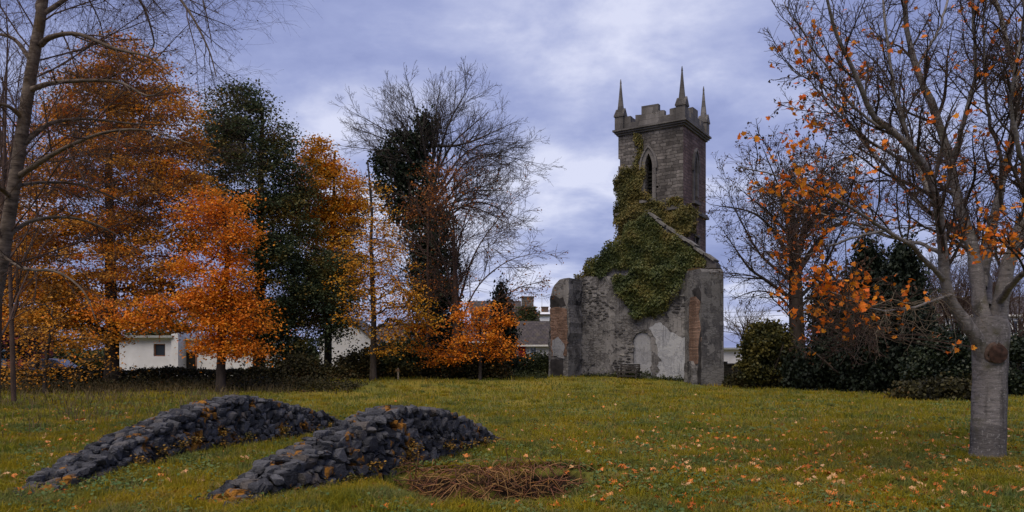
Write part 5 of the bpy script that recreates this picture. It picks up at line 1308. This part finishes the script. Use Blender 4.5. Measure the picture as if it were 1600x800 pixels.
# ---------------- the big maple on the right
M['bark_scar'] = plain('bark_scar', (.105, .07, .055), .92, .5, 12, bump=.9)
def hero():
    rng = np.random.default_rng(401); Y = 12.2
    b = ground_at(1543, Y); th = thing('maple_tree', 'nearest big grey maple with many limbs and few orange leaves', 'tree', b)
    # trunk with a flared, lobed base
    ctrl = [(1543, 735, Y), (1543, 718, Y), (1544, 700, Y), (1545, 650, Y), (1546, 600, Y), (1547, 560, Y), (1547, 525, Y), (1546, 495, Y)]
    T = spline([P(*c) for c in ctrl], 40); rr = np.interp(np.linspace(0, 1, 40), [0, .06, .14, .3, .6, .78, .9, 1], [.40, .335, .285, .255, .243, .255, .285, .24]); k = 28
    a = np.arange(k) / k * 2 * np.pi; v = []
    for i in range(40):
        h = i / 39
        lob = 1 + .06 * np.exp(-h * 22) + .085 * np.exp(-h * 9) * np.sin(3 * a + 1) + .055 * np.exp(-h * 7) * np.sin(5 * a) + .02 * np.sin(2 * a + 4 * h) + .018 * np.sin(7 * a + 9 * h) + .10 * sstep((h - .62) / .3) * np.cos(2 * a) + .012 * math.sin(h * 40)
        v.append(np.stack([T[i, 0] + rr[i] * lob * np.cos(a), T[i, 1] + rr[i] * lob * np.sin(a) * (1 - .12 * sstep((h - .6) / .3)), np.full(k, T[i, 2])], 1))
    idx = np.arange(40 * k).reshape(40, k); nx = np.roll(idx, -1, 1)
    mb = MB().add(np.concatenate(v), np.stack([idx[:-1], nx[:-1], nx[1:], idx[1:]], -1).reshape(-1, 4))
    mb.add(v[-1], [list(range(k))])
    LM = [([(1538, 560, 12.15), (1526, 528, 12.1), (1508, 500, 12.05), (1489, 470, 12.0), (1478, 435, 11.9), (1474, 385, 11.8), (1466, 320, 11.6), (1445, 255, 11.4), (1400, 205, 11.1), (1362, 165, 10.9), (1335, 100, 10.7), (1312, 40, 10.5), (1295, -30, 10.3)], .17, .022),
          ([(1545, 560, 12.15), (1538, 500, 12.15), (1531, 450, 12.25), (1524, 400, 12.4), (1515, 360, 12.5), (1503, 315, 12.6), (1488, 250, 12.7), (1462, 175, 12.8), (1432, 110, 12.9), (1416, 40, 13), (1410, -70, 13.1)], .19, .045),
          ([(1552, 560, 12.2), (1560, 500, 12.2), (1567, 450, 12.15), (1578, 405, 12.1), (1596, 360, 12.0), (1618, 300, 11.9), (1640, 200, 11.8), (1650, 50, 11.7), (1665, -80, 11.7)], .21, .05),
          ([(1532, 450, 12.4), (1545, 385, 12.9), (1560, 320, 13.2), (1580, 250, 13.4), (1592, 180, 13.5), (1588, 110, 13.6), (1570, 40, 13.7), (1550, -20, 13.8), (1540, -90, 13.9)], .13, .035),
          ([(1478, 440, 11.95), (1450, 412, 11.6), (1415, 385, 11.3), (1375, 357, 11.0), (1320, 325, 10.6), (1265, 292, 10.3), (1210, 275, 10.0), (1150, 262, 9.8)], .062, .008),
          ([(1474, 398, 11.9), (1440, 381, 12.2), (1395, 372, 12.6), (1340, 352, 12.9), (1280, 330, 13.2), (1220, 305, 13.5), (1175, 290, 13.6)], .05, .008),
          ([(1520, 385, 12.5), (1480, 352, 13), (1450, 328, 13.4), (1400, 270, 13.8), (1350, 215, 14.2), (1310, 160, 14.5), (1270, 90, 14.7), (1235, 20, 14.9)], .085, .01),
          ([(1466, 325, 11.6), (1448, 290, 11.9), (1425, 230, 12.2), (1404, 165, 12.4), (1394, 100, 12.5), (1391, 30, 12.6), (1385, -60, 12.7)], .07, .02),
          ([(1488, 460, 11.98), (1466, 467, 11.6), (1420, 482, 11.1), (1370, 490, 10.7), (1310, 474, 10.3), (1260, 452, 10.0), (1225, 440, 9.8)], .038, .008),
          ([(1562, 470, 12.1), (1605, 420, 11.0), (1655, 370, 10.2), (1710, 310, 9.6)], .08, .02),
          ([(1545, 480, 12.4), (1538, 420, 13.4), (1500, 370, 14.6), (1460, 320, 15.6), (1430, 240, 16.4)], .09, .015),
          ([(1580, 400, 12.1), (1620, 350, 13), (1680, 300, 14), (1740, 220, 15)], .09, .02),
          ([(1488, 250, 12.7), (1510, 180, 12.2), (1520, 100, 11.9), (1512, 20, 11.7), (1500, -60, 11.6)], .06, .02),
          ([(1445, 258, 11.4), (1385, 235, 11.2), (1320, 180, 11), (1270, 130, 10.8), (1225, 95, 10.6)], .04, .008),
          ([(1400, 205, 11.1), (1345, 180, 11.2), (1290, 110, 11.3), (1250, 50, 11.4), (1222, 5, 11.5)], .035, .008),
          ([(1566, 330, 13.2), (1556, 250, 12.6), (1535, 170, 12.2), (1530, 80, 12), (1536, 0, 11.9)], .05, .02),
          ([(1612, 310, 11.9), (1590, 240, 11.4), (1575, 150, 11.1), (1590, 60, 10.9), (1600, -30, 10.8)], .06, .02),
          ([(1430, 108, 12.9), (1460, 60, 13.4), (1480, 0, 13.7), (1490, -70, 13.9)], .04, .02),
          ([(1385, 360, 11.1), (1330, 370, 10.7), (1280, 395, 10.4), (1240, 400, 10.2)], .03, .007)]
    n = 30; pts = np.array([limb_pts(l[0], n) for l in LM]); R = np.array([np.linspace(0, 1, n) ** .8 * (l[2] - l[1]) + l[1] for l in LM])
    pts[:, 3:] += np.cumsum(rng.normal(0, .012, pts[:, 3:].shape), 1)
    R *= .74; R *= 1 + .05 * np.sin(np.arange(n) * 1.9)[None] + rng.normal(0, .025, R.shape)
    mb.build('trunk', M['bark_maple'], th, True)
    tubes(MB(), pts, R, 12).build('limbs', M['bark_maple'], th, True)
    # pruning scar: raised callus ring round a rotted oval
    c = P(1543, 553, Y) + np.array([0, -.285, 0]); k = 22; a = np.arange(k + 1) / k * 2 * np.pi
    ring = np.stack([c[0] + .135 * np.cos(a) * (1 + .08 * np.sin(2 * a)), c[1] + .045 + .055 * np.abs(np.cos(a)), c[2] + .125 * np.sin(a) - .02 * np.cos(2 * a)], 1)
    sc = tubes(MB(), ring[None], (.040 + .010 * np.sin(3 * a + 1) + .012 * np.sin(a))[None], 10).build('pruning_scar', M['bark_scar'], th, True)
    fl = MB(); q = np.stack([c[0] + .15 * np.cos(a[:-1]), np.full(k, c[1] + .01), c[2] + .15 * np.sin(a[:-1])], 1); fl.add(np.vstack([q, c + [0, -.03, .02]]), [[i, (i + 1) % k, k] for i in range(k)])
    fl.build('rotten_wood', plain('rotten_wood', (.05, .026, .018), .95, .7, 11, bump=.9), sc)
    # a moss cushion on the root flare
    rg = np.random.default_rng(3); m = 900; an = rg.uniform(-1.9, -.7, m); rad = rg.uniform(.30, .40, m)
    leaves(MB(), np.stack([b[0] + rad * np.cos(an) * 1.05, b[1] + rad * np.sin(an), b[2] + rg.uniform(0, .10, m) * (1 - (rad - .3) * 4)], 1), .03, rg, BLOB, .8).build('moss', M['moss'], th)
    L_ = np.linalg.norm(np.diff(pts, axis=1), axis=2).sum(1)
    wood = MB(); tw = MB()
    S, D, L, r0 = spawn(pts, R, np.minimum(L_, 4.5), 15, .28, 1.0, 44, 12, .36, .25, rng, .5)
    D = unit(D + np.array([0, 0, .25])); r0 = np.clip(r0, .007, .034)
    P1 = grow(S, D, L, 10, .10, np.array([0, 0, .03]), rng)
    ex = P1[:, -1]; qx = ex[:, 0] / ex[:, 1] * F + CX; qy = HOR - (ex[:, 2] - CH) / ex[:, 1] * F; kp = qx > 1135 + .28 * np.maximum(0, 260 - qy); P1, L, r0 = P1[kp], L[kp], r0[kp]
    R1 = taper(r0, .0045, 10); tubes(wood, P1, R1, 6)
    S, D, L2, r1 = spawn(P1, R1, L, 10, .15, 1.0, 46, 13, .42, .3, rng, .6)
    P2 = grow(S, D, L2, 8, .13, np.array([0, 0, .03]), rng); R2 = taper(np.clip(r1, .0042, .012), .003, 8); tubes(wood, P2, R2, 5)
    S, D, L3, r2 = spawn(P2, R2, L2, 6, .15, 1.0, 48, 14, .48, .3, rng, .7)
    P3 = grow(S, D, np.clip(L3, .06, .5), 6, .16, np.array([0, 0, .02]), rng); tubes(tw, P3, taper(np.clip(r2, .003, .006), .0024, 6), 4)
    # pale whips drooping below the lowest limb
    h = pts[8]; NW = 30; i = rng.integers(5, 20, NW); S = h[i] + rng.normal(0, .02, (NW, 3)); D = rng.normal(0, .8, (NW, 3)) + [.1, 0, -.3]
    Pw = grow(S, D, rng.uniform(.5, 1.25, NW), 12, .28, np.array([0, 0, -.13]), rng); pw = MB(); Rw = taper(rng.uniform(.004, .008, NW), .003, 12); tubes(pw, Pw, Rw, 5)
    S, D, Lw, rw = spawn(Pw, Rw, np.linspace(.6, 1.2, NW), 6, .2, 1., 55, 18, .42, .3, rng, .7); Pv = grow(S, D, Lw, 8, .3, np.array([0, 0, .01]), rng); tubes(pw, Pv, taper(np.clip(rw, .003, .005), .0022, 8), 4)
    pw.build('drooping_whips', M['twig_pale'], th, True)
    # leaves: only some outer twigs still carry them
    e = np.concatenate([P3[:, -1], P2[:, -1], P1[:, -1], Pw[::3, -1]]); px = e[:, 0] / e[:, 1] * F + CX; py = HOR - (e[:, 2] - CH) / e[:, 1] * F
    def g(cx, cy, sx, sy, w): return w * np.exp(-((px - cx) / sx) ** 2 - ((py - cy) / sy) ** 2)
    w = g(1235, 215, 70, 55, .09) + g(1260, 300, 95, 45, .13) + g(1330, 120, 70, 60, .04) + g(1260, 450, 70, 35, .13) + g(1360, 460, 70, 40, .12) + g(1430, 500, 45, 40, .2) + g(1560, 380, 60, 40, .2) + g(1330, 400, 110, 50, .05) + g(1500, 545, 40, 30, .8) + g(1560, 230, 60, 60, .05) + .012
    k = rng.uniform(0, 1, len(e)) < w; C = e[k]; m = rng.integers(2, 5, len(C)); C = np.repeat(C, m, 0); C = C + rng.normal(0, .05, C.shape) - [0, 0, .05]
    # trailing clusters along the low limb and across to the sprays at mid height
    def cl(px_, py_, Yk, s, n_): return np.stack([P(px_, py_, Yk)] * n_) + rng.normal(0, s, (n_, 3)) * [1.3, 1, .75]
    spots = [(1240, 450, 9.95, .13, 7), (1262, 440, 10.0, .14, 8), (1300, 470, 10.3, .14, 7), (1340, 455, 10.5, .13, 6), (1320, 485, 10.5, .12, 7), (1375, 490, 10.8, .13, 7), (1405, 505, 11.0, .12, 6), (1385, 430, 11.3, .12, 4), (1480, 545, 11.7, .10, 4), (1470, 528, 11.8, .09, 4), (1500, 535, 11.6, .09, 4), (1560, 375, 11.6, .14, 8), (1580, 395, 11.5, .12, 6), (1535, 395, 11.7, .10, 4), (1590, 350, 11.4, .12, 5), (1310, 325, 10.6, .16, 8), (1270, 300, 10.3, .16, 9), (1230, 290, 10.1, .16, 6), (1230, 175, 11.2, .10, 4), (1290, 200, 11.0, .10, 4), (1310, 100, 11.2, .10, 4), (1595, 380, 11.0, .1, 4), (1450, 380, 11.7, .10, 4), (1300, 440, 10.4, .1, 4)]
    sw = tw
    for s in spots:
        c_ = cl(*s); C = np.vstack([C, c_])
        # a twig carries every cluster from the nearest wood
        allp = P2.reshape(-1, 3); o = c_.mean(0); j = np.argmin(np.linalg.norm(allp - o, axis=1)); nn = len(c_)
        u = np.linspace(0, 1, 7)[None, :, None]; st = allp[j][None, None]; md = (allp[j] + o)[None, None] / 2 + np.array([0, 0, .06])
        cc = c_[:, None]; tubes(sw, (1 - u) ** 2 * st + 2 * u * (1 - u) * md + u ** 2 * cc, np.full((nn, 7), .0035), 4)
    wood.build('branches', M['bark_dark'], th, True); tw.build('twigs', M['bark_brown'], th, True)
    leaves(MB(), C, .076, rng, MAPLE, .45).build('foliage', M['leaf_hero'], th)
    # bunches of dry winged seeds on the outer twigs of the left side
    e = P3[:, -1]; px = e[:, 0] / e[:, 1] * F + CX; py = HOR - (e[:, 2] - CH) / e[:, 1] * F
    k = rng.uniform(0, 1, len(e)) < np.clip((1420 - px) / 500, .02, .5) * (py > 100); C = np.repeat(e[k], 4, 0); C = C + rng.normal(0, .025, C.shape) - [0, 0, .03]
    leaves(MB(), C, .042, rng, RHOMB, .1).build('seed_bunches', M['leaf_seed'], th)
hero()

# ---------------- evergreens, bushes, hedges
def clump_plant(name, label, cat, px, Y, parts, leaf, bark, seed, per, lsize, spread, elong=0., group=None, stem_top=None, stem_r=.08):
    """parts: ellipsoids px,py,rx,ry,nclumps"""
    rng = np.random.default_rng(seed); b = ground_at(px, Y); th = thing(name, label, cat, b, 0, group); k = Y / F; cl = []
    for (x, y, rx, ry, m) in parts:
        q = unit(rng.normal(0, 1, (m, 3))) * rng.uniform(.25, 1, (m, 1)) ** .45
        cl.append(np.stack([(x - CX) * k + q[:, 0] * rx * k, Y + q[:, 1] * rx * k * .8, CH + (HOR - y) * k + q[:, 2] * ry * k], 1))
    cl = np.concatenate(cl); idx = np.repeat(np.arange(len(cl)), np.maximum(4, (per * np.exp(rng.normal(0, .3, len(cl)))).astype(int)))
    C = cl[idx] + rng.normal(0, 1, (len(idx), 3)) * spread * np.array([1, 1, 1 + elong]); C[:, 2] = np.maximum(C[:, 2], gz(C[:, 0], C[:, 1]) + .03)
    leaves(MB(), C, lsize, rng, RHOMB if elong else BLOB, .3, axis=np.array([0, 0, elong * 1.2]) if elong else None).build('foliage', leaf, th)
    n = 6; S = np.stack([b] * n) + rng.normal(0, .12, (n, 3)) * [1, 1, 0] - [0, 0, .1]; H = cl[:, 2].max() - b[2]
    tubes(MB(), grow(S, rng.normal(0, .25, (n, 3)) + [0, 0, 1], np.full(n, H * .8), 9, .06, np.array([0, 0, .05]), rng), taper(np.full(n, stem_r), .02, 9), 6).build('stem', bark, th, True)
    return th

def column(px, base, top, hw, n):
    """stack of ellipsoids making a tapering evergreen"""
    out = []; H = base - top; m = max(3, int(H / 32))
    for i in range(m):
        u = (i + .5) / m; r = hw * (1.0 if u < .55 else 1.0 - .75 * (u - .55) / .45) * (.9 + .15 * math.sin(i * 2.3))
        out.append((px + 3 * math.sin(i * 1.7), base - H * u, r, H / m * .9, int(n / m)))
    return out

def evergreens():
    lf = M['leaf_conifer']; bk = M['bark_dark']
    E = [('yew_tree', 'narrow dark yew just right of the bare tree trunk', 1290, 42, column(1292, 600, 455, 30, 110), 501), ('yew_tree', 'tall black green yew in the middle of the evergreens', 1352, 38, column(1352, 612, 405, 46, 260), 502), ('yew_tree', 'broad black green yew nearest the big grey maple', 1408, 36, column(1408, 616, 410, 48, 280), 503),
         ('cypress', 'slim black cypress behind the small orange leaved tree', 784, 49, column(784, 592, 468, 20, 90), 504), ('yew_tree', 'low spreading yew filling the gap under the evergreens', 1330, 40, [(1320, 570, 60, 34, 70), (1270, 582, 40, 20, 40), (1380, 590, 60, 24, 60)], 505)]
    for (nm, lb, px, Y, parts, sd) in E:
        clump_plant(nm, lb, 'tree', px, Y, parts, lf, bk, sd, 95, .2, .26, .9)
    clump_plant('rounded_bush', 'rounded olive topped evergreen bush between church and bare tree', 'bush', 1196, 42, [(1200, 528, 32, 22, 60), (1188, 545, 34, 24, 50), (1215, 555, 24, 30, 40), (1180, 575, 26, 20, 30), (1205, 585, 34, 14, 30)], M['leaf_yew_top'], bk, 511, 110, .14, .17)
    clump_plant('laurel_bush', 'glossy green laurel bush left of the big grey trunk', 'bush', 1478, 33, [(1480, 545, 38, 26, 60), (1455, 575, 36, 26, 50), (1500, 580, 36, 30, 60), (1520, 560, 26, 40, 50)], M['leaf_laurel'], bk, 512, 110, .12, .2)
    clump_plant('laurel_bush', 'dark laurel bush right of the big grey trunk', 'bush', 1600, 33, [(1590, 548, 22, 14, 24), (1610, 600, 40, 26, 50), (1570, 605, 30, 22, 40)], M['leaf_laurel'], bk, 513, 110, .12, .2)
    clump_plant('ivy_mound', 'mossy mound of ivy behind the big maple trunk', 'bush', 1500, 30, [(1500, 612, 50, 14, 40), (1440, 614, 40, 10, 26)], M['leaf_scrub'], bk, 514, 70, .13, .2)
    # scrub along the back of the lawn
    S = [(560, 44, 34, 24), (607, 45, 36, 30), (640, 46, 30, 34), (735, 46, 34, 26), (760, 44, 30, 20), (690, 44, 26, 16), (828, 52, 34, 18), (850, 51, 18, 16), (520, 43, 34, 9), (470, 40, 36, 20), (1160, 44, 22, 9), (1240, 42, 40, 12), (1290, 41, 30, 10)]
    kinds = ['low dark scrubby bush behind the slender amber tree', 'dark green bush left of the grey cottage gable', 'tall dark bush in front of the grey cottage', 'blue green bush right of the ivy clad trunk', 'low bush at the foot of the black cypress', 'low bramble at the foot of the ivy clad trunk', 'trimmed green bush in front of the white cottage', 'small green bush touching the left church buttress', 'low brown bush in front of the white gable end', 'brown green bush below the tall dark green tree', 'low ground scrub at the right foot of the church', 'low ground scrub round the bare tree trunk', 'low dark scrub under the narrow yew']
    for i, (px, Y, rx, ry) in enumerate(S):
        g = HOR + (CH - ground_at(px, Y)[2]) / Y * F
        mt = M['leaf_shrub_green'] if i in (3, 6, 7) else (M['leaf_scrub'] if i not in (1, 2) else M['leaf_dark_green'])
        clump_plant('bush', kinds[i], 'bush', px, Y, [(px, g - ry * .9, rx, ry, int(rx * ry * .06) + 12), (px + rx * .5, g - ry * .45, rx * .7, ry * .5, 14), (px - rx * .5, g - ry * .45, rx * .7, ry * .5, 14)], mt, bk, 520 + i, 60, .14, .2, stem_r=.04)
    # long hedge on the left
    rng = np.random.default_rng(61); Y = 40.; x0, x1 = P(-160, 0, Y)[0], P(492, 0, Y)[0]
    th = thing('hedge', 'long dark clipped hedge along the back left of the lawn', 'hedge', ((x0 + x1) / 2, Y, 0))
    n = 36000; C = np.stack([rng.uniform(x0, x1, n), Y + rng.uniform(-.75, .75, n), rng.uniform(.0, 1.22, n) + .12 * np.sin(np.linspace(0, 1, n) * 0 + rng.uniform(0, 6, n))], 1)
    top = .98 + .10 * np.sin(C[:, 0] * 1.3) + .06 * np.sin(C[:, 0] * 4.1); C[:, 2] = np.minimum(C[:, 2], top + rng.exponential(.05, n)); C[:, 2] = np.maximum(C[:, 2], gz(C[:, 0], C[:, 1]) + .03)
    leaves(MB(), C, .11, rng, BLOB, .3).build('foliage', M['leaf_scrub'], th)
    n = 420; S_ = np.stack([rng.uniform(x0, x1, n), Y + rng.uniform(-.4, .4, n), np.full(n, -.02)], 1)
    tubes(MB(), grow(S_, rng.normal(0, .25, (n, 3)) + [0, 0, 1], rng.uniform(.8, 1.5, n), 7, .12, np.array([0, 0, .02]), rng), taper(np.full(n, .014), .006, 7), 4).build('stems', bk, th, True)
    # rough bank vegetation in front of the hedge
    n = 26000; C = np.stack([rng.uniform(x0, P(560, 0, 36)[0], n), rng.normal(36.6, 1.1, n), rng.exponential(.16, n) + .02], 1); C[:, 2] += gz(C[:, 0], C[:, 1])
    C[:, 2] *= .6 + .6 * patch(C[:, 0] * .9, C[:, 1])
    tag(leaves(MB(), C, .12, rng, RHOMB, .4).build('undergrowth', M['leaf_scrub']), 'rough brown undergrowth in front of the dark hedge', 'undergrowth', kind='stuff')
    n = 22000; a = rng.uniform(0, 1, n); C = np.stack([13 + 26 * a, 47.5 - 12.5 * a + rng.normal(0, .9, n), rng.exponential(.13, n)], 1); C[:, 2] += gz(C[:, 0], C[:, 1])
    leaves(mb := MB(), C, .12, rng, RHOMB, .4)
    m = 9000; a = rng.uniform(0, 1, m); X = P(560, 0, 1)[0] * 46 + 11.5 * a; C = np.stack([X, 47 + rng.normal(0, .8, m), rng.exponential(.12, m)], 1); C[:, 2] += gz(C[:, 0], C[:, 1]); leaves(mb, C, .12, rng, RHOMB, .4)
    # weeds along the foot of the church wall
    m = 2200; u = rng.uniform(-8, .2, m); C = to_world(np.stack([u, -rng.exponential(.16, m) - .05, rng.exponential(.09, m) + .35 * rng.uniform(0, 1, m) * (np.abs(u + 4.0) < .8)], 1)); C[:, 2] += gz(C[:, 0], C[:, 1]); leaves(mb, C, .11, rng, RHOMB, .4)
    tag(mb.build('undergrowth', M['leaf_shrub_green']), 'low weeds along the church foot and under the evergreens', 'undergrowth', kind='stuff')
evergreens()

def far_woods():
    rng = np.random.default_rng(71); mb = MB(); n = 52000
    X = rng.uniform(-150, 150, n); Y = rng.uniform(118, 136, n); h = (3.2 + 1.6 * np.sin(X * .09) + 1.1 * np.sin(X * .31 + 1) + .7 * np.sin(X * .8)); 
    C = np.stack([X, Y, rng.uniform(0, 1, n) ** .8 * h], 1); leaves(mb, C, .8, rng, BLOB, .3)
    tag(mb.build('far_wood', M['leaf_shrub_green']), 'low far line of trees and hedges beyond the houses', 'woodland', kind='stuff')
far_woods()
